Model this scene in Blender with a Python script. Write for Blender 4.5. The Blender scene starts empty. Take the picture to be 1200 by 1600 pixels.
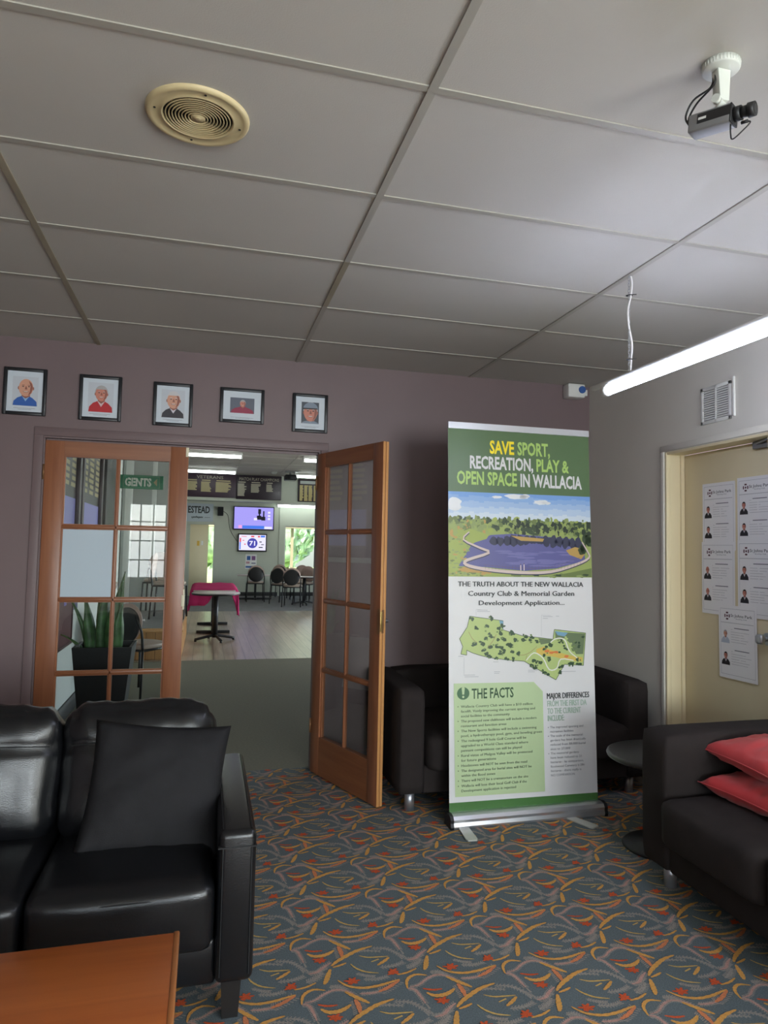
import bpy, bmesh, math, random
from mathutils import Vector, Matrix, noise
PI = math.pi
rad = math.radians
S = bpy.context.scene
COL = S.collection

# ------------------------------------------------------------------ camera, light, exposure
cam_d = bpy.data.cameras.new('camera')
cam_d.sensor_fit = 'VERTICAL'; cam_d.sensor_height = 32.0
cam_d.lens = 32.0 * 1118.29 / 1600.0
cam_d.shift_x = -37.48 / 1600.0; cam_d.shift_y = -10.41 / 1600.0
cam_d.clip_start = 0.02; cam_d.clip_end = 300
cam = bpy.data.objects.new('camera', cam_d); COL.objects.link(cam)
yaw, pitch, roll = rad(15.67), rad(3.5207), rad(1.0459)
Fv = Vector((math.sin(yaw)*math.cos(pitch), math.cos(yaw)*math.cos(pitch), math.sin(pitch)))
Rv = Vector((math.cos(yaw), -math.sin(yaw), 0)); Uv = Rv.cross(Fv)
R2 = Rv*math.cos(roll)+Uv*math.sin(roll); U2 = -Rv*math.sin(roll)+Uv*math.cos(roll)
M4 = Matrix((R2, U2, -Fv)).transposed().to_4x4(); M4.translation = Vector((-0.5323, -4.6365, 1.4255))
cam.matrix_world = M4
S.camera = cam

S.view_settings.view_transform = 'Standard'; S.view_settings.look = 'None'
S.view_settings.gamma = 1; S.view_settings.use_curve_mapping = False
S.view_settings.exposure = 1.15

W = bpy.data.worlds.new('sky'); S.world = W; W.use_nodes = True
nt = W.node_tree; nt.nodes.clear()
sk = nt.nodes.new('ShaderNodeTexSky'); sk.sky_type = 'NISHITA'; sk.sun_elevation = rad(50); sk.sun_rotation = rad(200)
sk.sun_disc = False; sk.air_density = 1.0; sk.dust_density = 2.0
bg = nt.nodes.new('ShaderNodeBackground'); bg.inputs[1].default_value = 0.32
ow = nt.nodes.new('ShaderNodeOutputWorld')
nt.links.new(sk.outputs[0], bg.inputs[0]); nt.links.new(bg.outputs[0], ow.inputs[0])

def area(name, loc, direction, sx, sy, power, col):
    d = bpy.data.lights.new(name, 'AREA'); d.shape = 'RECTANGLE'; d.size = sx; d.size_y = sy
    d.energy = power; d.color = col
    o = bpy.data.objects.new(name, d); COL.objects.link(o); o.location = loc
    o.rotation_euler = Vector(direction).to_track_quat('-Z', 'Z').to_euler()
    return o
# daylight arriving through the foyer windows, and fill added to the club room
area('daylight_rear_left', (-1.0, -8.42, 1.48), (0, 1, 0), 1.7, 1.35, 34, (0.86, 0.91, 1.0))
area('daylight_rear_right', (1.05, -8.42, 1.48), (0, 1, 0), 1.7, 1.35, 140, (0.9, 0.94, 1.0))
area('daylight_side', (2.36, -6.0, 1.35), (-1, 0, 0), 2.8, 1.9, 88, (1.0, 0.97, 0.92))
area('fill_club_side', (5.75, 7.6, 1.7), (-1, 0, 0), 12.0, 2.0, 1050, (0.93, 0.97, 1.0))  # unseen light added to brighten the near club room
sun_d = bpy.data.lights.new('sun', 'SUN'); sun_d.energy = 6.0; sun_d.angle = rad(2); sun_d.color = (1, 0.96, 0.88)
sun = bpy.data.objects.new('sun', sun_d); COL.objects.link(sun)
sun.rotation_euler = Vector((0.25, 0.35, -1)).to_track_quat('-Z', 'Y').to_euler(); sun.location = (0, 20, 12)

# ------------------------------------------------------------------ materials
def mat(name, col, rough=0.6, metal=0.0, var=0.0, vscale=8.0, bump=0.0, bscale=80.0, spec=0.5, emit=0.0, ecol=None, coat=0.0, sheen=0.0):
    m = bpy.data.materials.new(name); m.use_nodes = True
    n = m.node_tree; b = n.nodes['Principled BSDF']
    b.inputs['Base Color'].default_value = (*col, 1); b.inputs['Roughness'].default_value = rough
    b.inputs['Metallic'].default_value = metal; b.inputs['Specular IOR Level'].default_value = spec
    b.inputs['Coat Weight'].default_value = coat; b.inputs['Sheen Weight'].default_value = sheen
    if emit: b.inputs['Emission Strength'].default_value = emit; b.inputs['Emission Color'].default_value = (*(ecol or col), 1)
    tc = None
    if var or bump:
        tc = n.nodes.new('ShaderNodeTexCoord')
    if var:
        t = n.nodes.new('ShaderNodeTexNoise'); t.inputs['Scale'].default_value = vscale; t.inputs['Detail'].default_value = 4
        n.links.new(tc.outputs['Object'], t.inputs['Vector'])
        r = n.nodes.new('ShaderNodeValToRGB')
        r.color_ramp.elements[0].position = 0.3; r.color_ramp.elements[1].position = 0.7
        r.color_ramp.elements[0].color = (*[c*(1-var) for c in col], 1)
        r.color_ramp.elements[1].color = (*[min(1, c*(1+var)) for c in col], 1)
        n.links.new(t.outputs['Fac'], r.inputs[0]); n.links.new(r.outputs[0], b.inputs['Base Color'])
    if bump:
        t = n.nodes.new('ShaderNodeTexNoise'); t.inputs['Scale'].default_value = bscale; t.inputs['Detail'].default_value = 3
        n.links.new(tc.outputs['Object'], t.inputs['Vector'])
        bp = n.nodes.new('ShaderNodeBump'); bp.inputs['Strength'].default_value = bump; bp.inputs['Distance'].default_value = 0.004
        n.links.new(t.outputs['Fac'], bp.inputs['Height']); n.links.new(bp.outputs[0], b.inputs['Normal'])
    return m

def wood(name, c0, c1, axis='Z', scale=6.0, rough=0.4, planks=None, coat=0.15):
    m = bpy.data.materials.new(name); m.use_nodes = True
    n = m.node_tree; b = n.nodes['Principled BSDF']; b.inputs['Roughness'].default_value = rough
    b.inputs['Coat Weight'].default_value = coat; b.inputs['Coat Roughness'].default_value = 0.25
    tc = n.nodes.new('ShaderNodeTexCoord'); mp = n.nodes.new('ShaderNodeMapping')
    sc = [scale*6]*3; sc['XYZ'.index(axis)] = scale*0.35
    mp.inputs['Scale'].default_value = sc
    t = n.nodes.new('ShaderNodeTexNoise'); t.inputs['Scale'].default_value = 1.0; t.inputs['Detail'].default_value = 6; t.inputs['Distortion'].default_value = 0.6
    r = n.nodes.new('ShaderNodeValToRGB'); r.color_ramp.elements[0].color = (*c0, 1); r.color_ramp.elements[1].color = (*c1, 1)
    r.color_ramp.elements[0].position = 0.3; r.color_ramp.elements[1].position = 0.72
    L = n.links.new
    L(tc.outputs['Object'], mp.inputs[0]); L(mp.outputs[0], t.inputs[0]); L(t.outputs['Fac'], r.inputs[0])
    if planks:
        mp2 = n.nodes.new('ShaderNodeMapping'); mp2.inputs['Rotation'].default_value = planks[2]
        L(tc.outputs['Object'], mp2.inputs[0])
        br = n.nodes.new('ShaderNodeTexBrick'); br.inputs['Scale'].default_value = 1
        br.inputs['Brick Width'].default_value = planks[0]; br.inputs['Row Height'].default_value = planks[1]
        br.inputs['Mortar Size'].default_value = 0.004
        br.inputs['Color1'].default_value = (0.75, 0.75, 0.75, 1); br.inputs['Color2'].default_value = (1, 1, 1, 1); br.inputs['Mortar'].default_value = (0.35, 0.33, 0.3, 1)
        L(mp2.outputs[0], br.inputs[0])
        mx = n.nodes.new('ShaderNodeMix'); mx.data_type = 'RGBA'; mx.blend_type = 'MULTIPLY'; mx.inputs[0].default_value = 1
        L(r.outputs[0], mx.inputs[6]); L(br.outputs['Color'], mx.inputs[7]); L(mx.outputs[2], b.inputs['Base Color'])
    else:
        L(r.outputs[0], b.inputs['Base Color'])
    return m

def glass(name, tint=(1, 1, 1), ior=1.5):
    m = bpy.data.materials.new(name); m.use_nodes = True
    n = m.node_tree; n.nodes.clear()
    o = n.nodes.new('ShaderNodeOutputMaterial'); mx = n.nodes.new('ShaderNodeMixShader')
    t = n.nodes.new('ShaderNodeBsdfTransparent'); t.inputs[0].default_value = (*tint, 1)
    g = n.nodes.new('ShaderNodeBsdfGlossy'); g.inputs['Roughness'].default_value = 0.0
    f = n.nodes.new('ShaderNodeFresnel'); f.inputs[0].default_value = ior
    ge = n.nodes.new('ShaderNodeNewGeometry'); mr = n.nodes.new('ShaderNodeMapRange'); mr.inputs[3].default_value = ior; mr.inputs[4].default_value = 1/ior
    n.links.new(ge.outputs['Backfacing'], mr.inputs[0]); n.links.new(mr.outputs[0], f.inputs[0])
    n.links.new(f.outputs[0], mx.inputs[0]); n.links.new(t.outputs[0], mx.inputs[1]); n.links.new(g.outputs[0], mx.inputs[2])
    n.links.new(mx.outputs[0], o.inputs[0]); return m

def srgb(r, g, b, k=1.0):
    f = lambda v: (v/255/12.92 if v <= 10 else ((v/255+0.055)/1.055)**2.4)*k
    return (min(1, f(r)), min(1, f(g)), min(1, f(b)))

M = {}
M['ceiling'] = mat('ceiling_tile', (0.52, 0.50, 0.455), 0.9, var=0.03, vscale=1.5, bump=0.12, bscale=220)
M['grid'] = mat('ceiling_grid', (0.40, 0.38, 0.33), 0.5)
M['gridlow'] = mat('ceiling_grid_aged', (0.33, 0.29, 0.21), 0.55, var=0.12, vscale=3)
M['purple'] = mat('mauve_wall_paint', (0.178, 0.126, 0.128), 0.5, var=0.05, vscale=2.0, bump=0.05, bscale=150)
M['cream'] = mat('cream_wall_paint', (0.70, 0.67, 0.60), 0.6, var=0.03, vscale=2)
M['creamdoor'] = mat('cream_door_paint', (0.76, 0.66, 0.43), 0.45, var=0.03, vscale=2)
M['clubwall'] = mat('club_wall_paint', (0.58, 0.61, 0.52), 0.7, var=0.02, vscale=2)
M['whitewall'] = mat('white_wall_paint', (0.70, 0.73, 0.70), 0.7, var=0.02, vscale=2)
M['greywall'] = mat('grey_wall_paint', (0.42, 0.45, 0.43), 0.7, var=0.03, vscale=2)
M['clubceil'] = mat('club_ceiling', (0.50, 0.45, 0.42), 0.8, var=0.04, vscale=0.6)
M['skirt'] = mat('dark_skirting', (0.03, 0.028, 0.03), 0.5)
M['plaincarpet'] = mat('plain_carpet', (0.20, 0.19, 0.145), 0.95, var=0.08, vscale=60, bump=0.3, bscale=400, spec=0.1)
M['farcarpet'] = mat('grey_carpet', (0.22, 0.215, 0.21), 0.95, var=0.1, vscale=5, bump=0.2, bscale=300, spec=0.1)
M['door_v'] = wood('door_timber_vertical', (0.235, 0.082, 0.036), (0.33, 0.128, 0.058), 'Z', 5, 0.38)
M['door_h'] = wood('door_timber_horizontal', (0.21, 0.072, 0.028), (0.30, 0.112, 0.046), 'X', 5, 0.38)
M['door_edge'] = wood('door_timber_edge', (0.52, 0.24, 0.075), (0.62, 0.31, 0.11), 'Z', 5, 0.45)
M['glass'] = glass('window_glass', (0.93, 0.95, 0.94))
M['table_wood'] = wood('table_timber', (0.36, 0.085, 0.014), (0.46, 0.125, 0.024), 'X', 4, 0.3, coat=0.3)
M['table_edge'] = wood('table_timber_edge', (0.40, 0.14, 0.04), (0.48, 0.18, 0.055), 'Y', 4, 0.35)
M['floor_timber'] = wood('timber_floorboards', (0.30, 0.23, 0.17), (0.44, 0.35, 0.27), 'Y', 3, 0.28, planks=(1.8, 0.13, (0, 0, PI/2)))
M['stage_timber'] = wood('stage_boards', (0.42, 0.19, 0.05), (0.56, 0.28, 0.085), 'Z', 3, 0.4, planks=(3.0, 0.11, (PI/2, 0, PI/2)))
M['stage_edge'] = wood('stage_nosing', (0.50, 0.24, 0.07), (0.6, 0.31, 0.1), 'X', 3, 0.4)
M['leather'] = mat('black_leather', (0.006, 0.0063, 0.0075), 0.27, var=0.15, vscale=4, bump=0.16, bscale=260, spec=0.55)
M['leather_seam'] = mat('leather_stitching', (0.004, 0.004, 0.005), 0.6)
M['black_cloth'] = mat('black_cushion_cloth', (0.0105, 0.010, 0.0115), 0.75, var=0.1, vscale=30, bump=0.3, bscale=500, spec=0.3)
M['dark_fabric'] = mat('dark_sofa_fabric', (0.027, 0.0215, 0.0205), 0.9, var=0.1, vscale=12, bump=0.3, bscale=600, spec=0.2)
M['red_cloth'] = mat('red_cushion_cloth', (0.50, 0.022, 0.026), 0.8, var=0.06, vscale=10, bump=0.15, bscale=500, sheen=0.2)
M['black_wood'] = mat('black_stained_wood', (0.012, 0.011, 0.011), 0.4)
M['silver'] = mat('brushed_silver', (0.55, 0.57, 0.62), 0.38, 0.85)
M['alu'] = mat('anodised_aluminium', (0.72, 0.73, 0.76), 0.32, 0.9)
M['foot'] = mat('pale_metal_foot', (0.62, 0.62, 0.57), 0.45, 0.5)
M['brass'] = mat('aged_brass', (0.70, 0.50, 0.18), 0.35, 0.9)
M['lockbody'] = mat('worn_lock', (0.25, 0.13, 0.06), 0.5, 0.5)
M['creamplate'] = mat('cream_plate', (0.80, 0.74, 0.55), 0.5)
M['black'] = mat('black_plastic', (0.012, 0.012, 0.013), 0.45)
M['blackmatt'] = mat('black_matt', (0.008, 0.008, 0.009), 0.8)
M['frame_black'] = mat('black_picture_frame', (0.012, 0.013, 0.016), 0.4)
M['white'] = mat('white_plastic', (0.74, 0.74, 0.70), 0.45)
M['offwhite'] = mat('offwhite_metal', (0.66, 0.68, 0.62), 0.45)
M['paper'] = mat('white_paper', (0.88, 0.87, 0.86), 0.6)
M['bluepaper'] = mat('pale_blue_paper', (0.50, 0.60, 0.68), 0.5)
M['matboard'] = mat('picture_mat', (0.62, 0.68, 0.74), 0.5)
M['beige_vent'] = mat('cream_vent_plastic', (0.63, 0.52, 0.29), 0.45, var=0.05, vscale=12)
M['grey_plastic'] = mat('grey_plastic', (0.19, 0.19, 0.19), 0.45)
M['blue_lens'] = mat('blue_lens', (0.05, 0.12, 0.35), 0.2)
M['tube'] = mat('lit_tube', (1, 1, 1), 0.5, emit=18.0, ecol=(0.70, 0.76, 1.0))
M['clubtube'] = mat('club_lit_tube', (1, 1, 1), 0.5, emit=5.0, ecol=(0.88, 1.0, 0.96))
M['steelgrey'] = mat('galvanised_steel', (0.45, 0.45, 0.46), 0.4, 0.8)
M['cable_white'] = mat('white_cable', (0.7, 0.68, 0.66), 0.5)
M['maroon'] = mat('maroon_board', (0.10, 0.012, 0.022), 0.45)
M['honour'] = mat('honour_board_panel', (0.05, 0.025, 0.042), 0.4)
M['honourdark'] = mat('honour_board_panel_dark', (0.028, 0.016, 0.026), 0.35)
M['gold_text'] = mat('gold_lettering', (0.50, 0.42, 0.22), 0.5)
M['pale_text'] = mat('pale_lettering', (0.50, 0.46, 0.36), 0.5)
M['lilac'] = mat('lilac_reflection', (0.28, 0.25, 0.72), 0.35)  # painted window reflection on the honour boards; a pinned note shares the colour
M['signgreen'] = mat('sign_green', (0.025, 0.27, 0.14), 0.5)
M['signpale'] = mat('sign_pale', (0.88, 0.95, 0.86), 0.5)
M['signtan'] = mat('sign_tan', (0.5, 0.42, 0.22), 0.5)
M['leaf'] = mat('snake_plant_leaf', (0.055, 0.13, 0.045), 0.45, var=0.5, vscale=14)
M['leafedge'] = mat('snake_plant_edge', (0.22, 0.27, 0.09), 0.5)
M['soil'] = mat('potting_soil', (0.02, 0.014, 0.01), 0.95)
M['pot'] = mat('black_pot', (0.010, 0.011, 0.013), 0.5)
M['pink'] = mat('pink_tablecloth', (0.50, 0.035, 0.14), 0.9, spec=0.1)
M['laminate'] = mat('pale_table_laminate', (0.58, 0.50, 0.47), 0.3)
M['seatpad'] = mat('beige_seat_vinyl', (0.40, 0.31, 0.25), 0.4)
M['chair_shell'] = mat('pinkish_chair_back', (0.45, 0.32, 0.27), 0.55)
M['curtain_tan'] = mat('tan_fascia', (0.62, 0.50, 0.33), 0.7)
M['leafy'] = mat('garden_foliage', (0.42, 0.56, 0.34), 0.8, var=0.5, vscale=3.5)
M['leafy2'] = mat('garden_foliage_pale', (0.80, 0.85, 0.72), 0.8, var=0.5, vscale=4)
M['bark'] = mat('bark', (0.12, 0.08, 0.05), 0.9)
M['lawn'] = mat('lawn', (0.22, 0.30, 0.10), 0.95, var=0.3, vscale=1.0)
M['paving'] = mat('pale_paving', (0.5, 0.48, 0.44), 0.9)

# ------------------------------------------------------------------ mesh helpers
class MB:
    def __init__(s): s.bm = bmesh.new()
    def _set(s, faces, m, smooth=False):
        for f in faces: f.material_index = m; f.smooth = smooth
    def box(s, x0, x1, y0, y1, z0, z1, m=0, bev=0.0, seg=2, T=None):
        bm = bmesh.new(); bmesh.ops.create_cube(bm, size=1.0)
        for v in bm.verts: v.co = Vector((x0+(v.co.x+.5)*(x1-x0), y0+(v.co.y+.5)*(y1-y0), z0+(v.co.z+.5)*(z1-z0)))
        if bev > 0: bmesh.ops.bevel(bm, geom=list(bm.edges), offset=bev, segments=seg, affect='EDGES', profile=0.5)
        mp = {v: s.bm.verts.new(T @ v.co if T is not None else v.co) for v in bm.verts}
        for f in bm.faces:
            q = s.bm.faces.new([mp[v] for v in f.verts]); q.material_index = m; q.smooth = bev > 0
        vs = list(mp.values()); bm.free()
        return vs
    def cyl(s, p0, p1, r0, r1=None, seg=20, m=0, caps=True, smooth=True):
        r1 = r0 if r1 is None else r1
        p0, p1 = Vector(p0), Vector(p1); d = (p1-p0).normalized()
        a = d.orthogonal().normalized(); b = d.cross(a)
        A = [s.bm.verts.new(p0+(a*math.cos(2*PI*i/seg)+b*math.sin(2*PI*i/seg))*r0) for i in range(seg)]
        B = [s.bm.verts.new(p1+(a*math.cos(2*PI*i/seg)+b*math.sin(2*PI*i/seg))*r1) for i in range(seg)]
        for i in range(seg):
            f = s.bm.faces.new((A[i], A[(i+1) % seg], B[(i+1) % seg], B[i])); f.material_index = m; f.smooth = smooth
        if caps:
            for c in (A[::-1], B): f = s.bm.faces.new(c); f.material_index = m
        return A+B
    def tube(s, pts, r, seg=8, m=0, sub=4):
        pts = smooth_line(pts, sub) if sub > 1 else [Vector(p) for p in pts]
        rings = []; pa = None
        for i, p in enumerate(pts):
            t = (pts[min(i+1, len(pts)-1)]-pts[max(i-1, 0)]).normalized()
            if pa is None: pa = t.orthogonal().normalized()
            a = (pa-t*pa.dot(t)).normalized(); pa = a; b = t.cross(a)
            rings.append([s.bm.verts.new(p+(a*math.cos(2*PI*k/seg)+b*math.sin(2*PI*k/seg))*r) for k in range(seg)])
        for i in range(len(rings)-1):
            for k in range(seg):
                f = s.bm.faces.new((rings[i][k], rings[i][(k+1) % seg], rings[i+1][(k+1) % seg], rings[i+1][k])); f.material_index = m; f.smooth = True
        for c in (rings[0][::-1], rings[-1]): f = s.bm.faces.new(c); f.material_index = m
    def lathe(s, prof, c=(0, 0, 0), seg=40, m=0, smooth=True):
        c = Vector(c); rings = []
        for r, z in prof:
            if r < 1e-6: rings.append([s.bm.verts.new(c+Vector((0, 0, z)))])
            else: rings.append([s.bm.verts.new(c+Vector((r*math.cos(2*PI*k/seg), r*math.sin(2*PI*k/seg), z))) for k in range(seg)])
        for A, B in zip(rings, rings[1:]):
            for k in range(seg):
                k2 = (k+1) % seg
                if len(A) == 1 and len(B) == 1: continue
                if len(A) == 1: q = (A[0], B[k2], B[k])
                elif len(B) == 1: q = (A[k], A[k2], B[0])
                else: q = (A[k], A[k2], B[k2], B[k])
                f = s.bm.faces.new(q); f.material_index = m; f.smooth = smooth
    def face(s, pts, m=0):
        f = s.bm.faces.new([s.bm.verts.new(Vector(p)) for p in pts]); f.material_index = m; return f
    def prism(s, pts, d, m=0):
        d = Vector(d); A = [s.bm.verts.new(Vector(p)) for p in pts]; B = [s.bm.verts.new(Vector(p)+d) for p in pts]
        n = len(A)
        for c in (A[::-1], B): f = s.bm.faces.new(c); f.material_index = m
        for i in range(n): f = s.bm.faces.new((A[i], A[(i+1) % n], B[(i+1) % n], B[i])); f.material_index = m
        return A+B
    def puff(s, c, h, r, bulge=(0, 0, 0), n=10, m=0, wr=0.0, wf=6.0, seed=0, T=None, fn=None):
        """soft upholstered block: centre c, half sizes h, edge radius r"""
        bm = bmesh.new(); bmesh.ops.create_cube(bm, size=2.0)
        bmesh.ops.subdivide_edges(bm, edges=list(bm.edges), cuts=n, use_grid_fill=True)
        h = Vector(h)
        for v in bm.verts:
            p = v.co.copy(); w = Vector((p.x*h.x, p.y*h.y, p.z*h.z))
            inn = Vector([max(-(h[k]-r), min(h[k]-r, w[k])) for k in range(3)]); d = w-inn
            if d.length > 1e-9: w = inn+d.normalized()*r
            for k in range(3):
                u, t = [p[j] for j in range(3) if j != k]
                w[k] += math.copysign(bulge[k]*(1-u*u)*(1-t*t)*abs(p[k]), p[k]) if bulge[k] else 0
            if wr:
                nz = noise.noise(Vector((w.x*wf+seed*7.1, w.y*wf+seed*3.3, w.z*wf)))+0.5*noise.noise(Vector((w.x*wf*2.7+seed, w.y*wf*2.7, w.z*wf*2.7)))
                w += w.normalized()*nz*wr
            if fn: w = fn(w, p)
            v.co = w+Vector(c)
            if T is not None: v.co = T @ v.co
        mp = {v: s.bm.verts.new(v.co) for v in bm.verts}
        for f in bm.faces:
            q = s.bm.faces.new([mp[v] for v in f.verts]); q.material_index = m; q.smooth = True
        bm.free()
    def pillow(s, sx, sy, t, T, n=22, m=0, pinch=0.09, wr=0.006, seed=1, sag=0.0):
        grid = {}
        for side in (1, -1):
            for i in range(n+1):
                for j in range(n+1):
                    edge = i in (0, n) or j in (0, n)
                    if side == -1 and edge: grid[(side, i, j)] = grid[(1, i, j)]; continue
                    u, v = 2*i/n-1, 2*j/n-1
                    x = u*sx/2*(1-pinch*(1-v*v)); y = v*sy/2*(1-pinch*(1-u*u))
                    z = 0 if edge else side*t/2*((1-u**2)*(1-v**2))**0.42
                    if not edge:
                        k = noise.noise(Vector((x*14+seed*5, y*14, side*3+seed)))+0.6*noise.noise(Vector((x*31, y*31+seed*3, side*2)))
                        z += side*wr*k*(0.5+max(abs(u), abs(v)))
                    z += wr*0.8*noise.noise(Vector((u*2.1+seed*2, v*2.1, 9)))-sag*(u*u+v*v)*0.5
                    grid[(side, i, j)] = s.bm.verts.new(T @ Vector((x, y, z)))
        for side in (1, -1):
            for i in range(n):
                for j in range(n):
                    q = [grid[(side, i, j)], grid[(side, i+1, j)], grid[(side, i+1, j+1)], grid[(side, i, j+1)]]
                    if side == -1: q = q[::-1]
                    f = s.bm.faces.new(q); f.material_index = m; f.smooth = True
    def text(s, body, o, ex, ey, capH, width=None, m=0, bold=0.0, align='L', lift=0.0, sx=None):
        vs, fs, cap, x0, x1 = glyphs(body, bold)
        k = capH/cap; kx = (width/(x1-x0)) if width else (k*(sx or 1))
        o, ex, ey = Vector(o), Vector(ex).normalized(), Vector(ey).normalized(); nn = ex.cross(ey)
        wd = (x1-x0)*kx; off = {'L': 0, 'C': -wd/2, 'R': -wd}[align]
        V = [s.bm.verts.new(o+ex*((x-x0)*kx+off)+ey*(y*k)+nn*lift) for x, y in vs]
        for f in fs:
            try: q = s.bm.faces.new([V[i] for i in f]); q.material_index = m
            except ValueError: pass
        return wd
    def build(s, name, mats, parent=None, world=True, smooth=None, label=None):
        bmesh.ops.recalc_face_normals(s.bm, faces=[f for f in s.bm.faces])
        me = bpy.data.meshes.new(name); 
        if parent is not None and world: s.bm.transform(wmat(parent).inverted())
        s.bm.to_mesh(me); s.bm.free()
        for mm in (mats if isinstance(mats, (list, tuple)) else [mats]): me.materials.append(M[mm] if isinstance(mm, str) else mm)
        o = bpy.data.objects.new(name, me); COL.objects.link(o)
        if parent is not None: o.parent = parent
        if label: o['label'] = label
        return o

def wmat(o):
    m = Matrix.LocRotScale(o.location, o.rotation_euler, o.scale)
    return wmat(o.parent) @ m if o.parent else m
def smooth_line(pts, sub):
    P = [Vector(p) for p in pts]
    if len(P) < 3: return P
    out = []
    for i in range(len(P)-1):
        p0, p1, p2, p3 = P[max(i-1, 0)], P[i], P[i+1], P[min(i+2, len(P)-1)]
        for k in range(sub):
            t = k/sub
            out.append(0.5*((2*p1)+(p2-p0)*t+(2*p0-5*p1+4*p2-p3)*t*t+(3*p1-p0-3*p2+p3)*t**3))
    out.append(P[-1]); return out
_gc = {}
def glyphs(body, bold):
    key = (body, bold)
    if key in _gc: return _gc[key]
    def conv(t):
        c = bpy.data.curves.new('lettering', 'FONT'); c.body = t; c.resolution_u = 2; c.offset = bold; c.fill_mode = 'FRONT'
        o = bpy.data.objects.new('lettering', c); COL.objects.link(o)
        dg = bpy.context.evaluated_depsgraph_get(); dg.update()
        me = bpy.data.meshes.new_from_object(o.evaluated_get(dg))
        vs = [(v.co.x, v.co.y) for v in me.vertices]; fs = [tuple(p.vertices) for p in me.polygons]
        bpy.data.objects.remove(o); bpy.data.curves.remove(c); bpy.data.meshes.remove(me)
        return vs, fs
    if ('H', bold) not in _cap:
        v, _ = conv('H'); _cap[('H', bold)] = max(y for _, y in v)
    vs, fs = conv(body)
    _gc[key] = (vs, fs, _cap[('H', bold)], min(x for x, _ in vs), max(x for x, _ in vs)); return _gc[key]
_cap = {}

def tag(o, label, cat=None, group=None, kind=None):
    o['label'] = label
    if cat: o['category'] = cat
    if group: o['group'] = group
    if kind: o['kind'] = kind
    return o
def thing(name, loc, label, cat, group=None, rotz=0.0, kind=None):
    o = bpy.data.objects.new(name, None); COL.objects.link(o); o.empty_display_size = 0.1
    o.location = loc; o.rotation_euler = (0, 0, rotz)
    return tag(o, label, cat, group, kind)
def copy_tree(o, parent=None):
    c = o.copy(); COL.objects.link(c); c.parent = parent
    for ch in list(o.children): copy_tree(ch, c)
    return c
def struct(name, mb, mats, label, cat='room shell'):
    o = mb.build(name, mats); return tag(o, label, cat, None, 'structure')
# ------------------------------------------------------------------ the foyer shell
H = 2.636
XL, XR, YB = -3.4, 2.134, -8.2
# carpet: leafy scroll pattern woven on a repeat of 343 x 312 mm
PX, PY = 0.343, 0.312
STROKES = [
('G',[(-0.011,-0.022),(-0.004,0.014),(0.013,0.036),(0.039,0.045),(0.072,0.032)],0.0098),
('G',[(0.043,-0.057),(0.063,-0.078),(0.093,-0.082),(0.118,-0.073),(0.138,-0.058)],0.0146),
('G',[(0.132,0.01),(0.155,-0.019),(0.178,-0.045),(0.196,-0.066)],0.0123),
('G',[(0.113,-0.152),(0.139,-0.127),(0.182,-0.099),(0.224,-0.077),(0.276,-0.064)],0.0136),
('G',[(0.116,-0.161),(0.144,-0.154),(0.166,-0.145)],0.0082),
('G',[(0.107,-0.168),(0.094,-0.201),(0.083,-0.229),(0.073,-0.248)],0.0145),
('C',[(0.217,-0.112),(0.244,-0.129),(0.283,-0.136),(0.317,-0.14)],0.0060),
('C',[(0.251,-0.159),(0.28,-0.149)],0.0055),
('G',[(0.267,-0.184),(0.293,-0.167),(0.317,-0.147)],0.0105),
('C',[(0.179,-0.154),(0.192,-0.183),(0.219,-0.211),(0.261,-0.229)],0.0062),
('G',[(0.318,-0.254),(0.356,-0.249),(0.392,-0.233)],0.0075),
('G',[(0.12,-0.236),(0.147,-0.275),(0.194,-0.297),(0.245,-0.297),(0.286,-0.288),(0.32,-0.28)],0.0105),
('R',[(0.037,-0.034),(0.067,-0.049),(0.098,-0.051)],0.0080),
('O',[(0.156,-0.035),(0.16,-0.068),(0.159,-0.108)],0.0135),
('P',[(-0.011,-0.022),(0.01,-0.032),(0.019,-0.071),(0.024,-0.11)],0.0060),
('P',[(-0.003,-0.016),(0.032,-0.01),(0.066,0.015),(0.107,0.028),(0.145,0.007),(0.167,-0.027)],0.0056),
('P',[(0.031,-0.178),(0.062,-0.173),(0.086,-0.151),(0.117,-0.129)],0.0072),
('M',[(0.018,-0.223),(0.051,-0.208),(0.081,-0.18)],0.0092),
('O',[(0.238,-0.327),(0.273,-0.313),(0.319,-0.283)],0.0118),
('P',[(0.176,-0.322),(0.212,-0.328),(0.245,-0.326)],0.0060),
('M',[(0.27,-0.076),(0.322,-0.091),(0.356,-0.137),(0.367,-0.162)],0.0060),
('M',[(0.204,-0.248),(0.248,-0.259),(0.289,-0.252)],0.0060),
('M',[(0.272,-0.197),(0.323,-0.198),(0.361,-0.184)],0.0065),
('M',[(0.198,-0.083),(0.24,-0.083),(0.299,-0.102)],0.0046),
('M',[(0.365,-0.167),(0.407,-0.169),(0.438,-0.157)],0.0046),
('M',[(0.086,-0.267),(0.117,-0.269),(0.137,-0.295)],0.0065),
('M',[(0.025,-0.111),(0.03,-0.137)],0.0046),
('M',[(0.186,-0.21),(0.215,-0.231),(0.245,-0.243)],0.0042)]
STARS = [(0.079,-0.109),(0.309,-0.236),(0.164,-0.255)]
LAYER = {'M':(1,.0004),'P':(2,.0008),'O':(3,.0012),'R':(4,.0018),'C':(5,.0015),'G':(6,.0016)}
quads = []      # (four xy corners, height, material)
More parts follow.
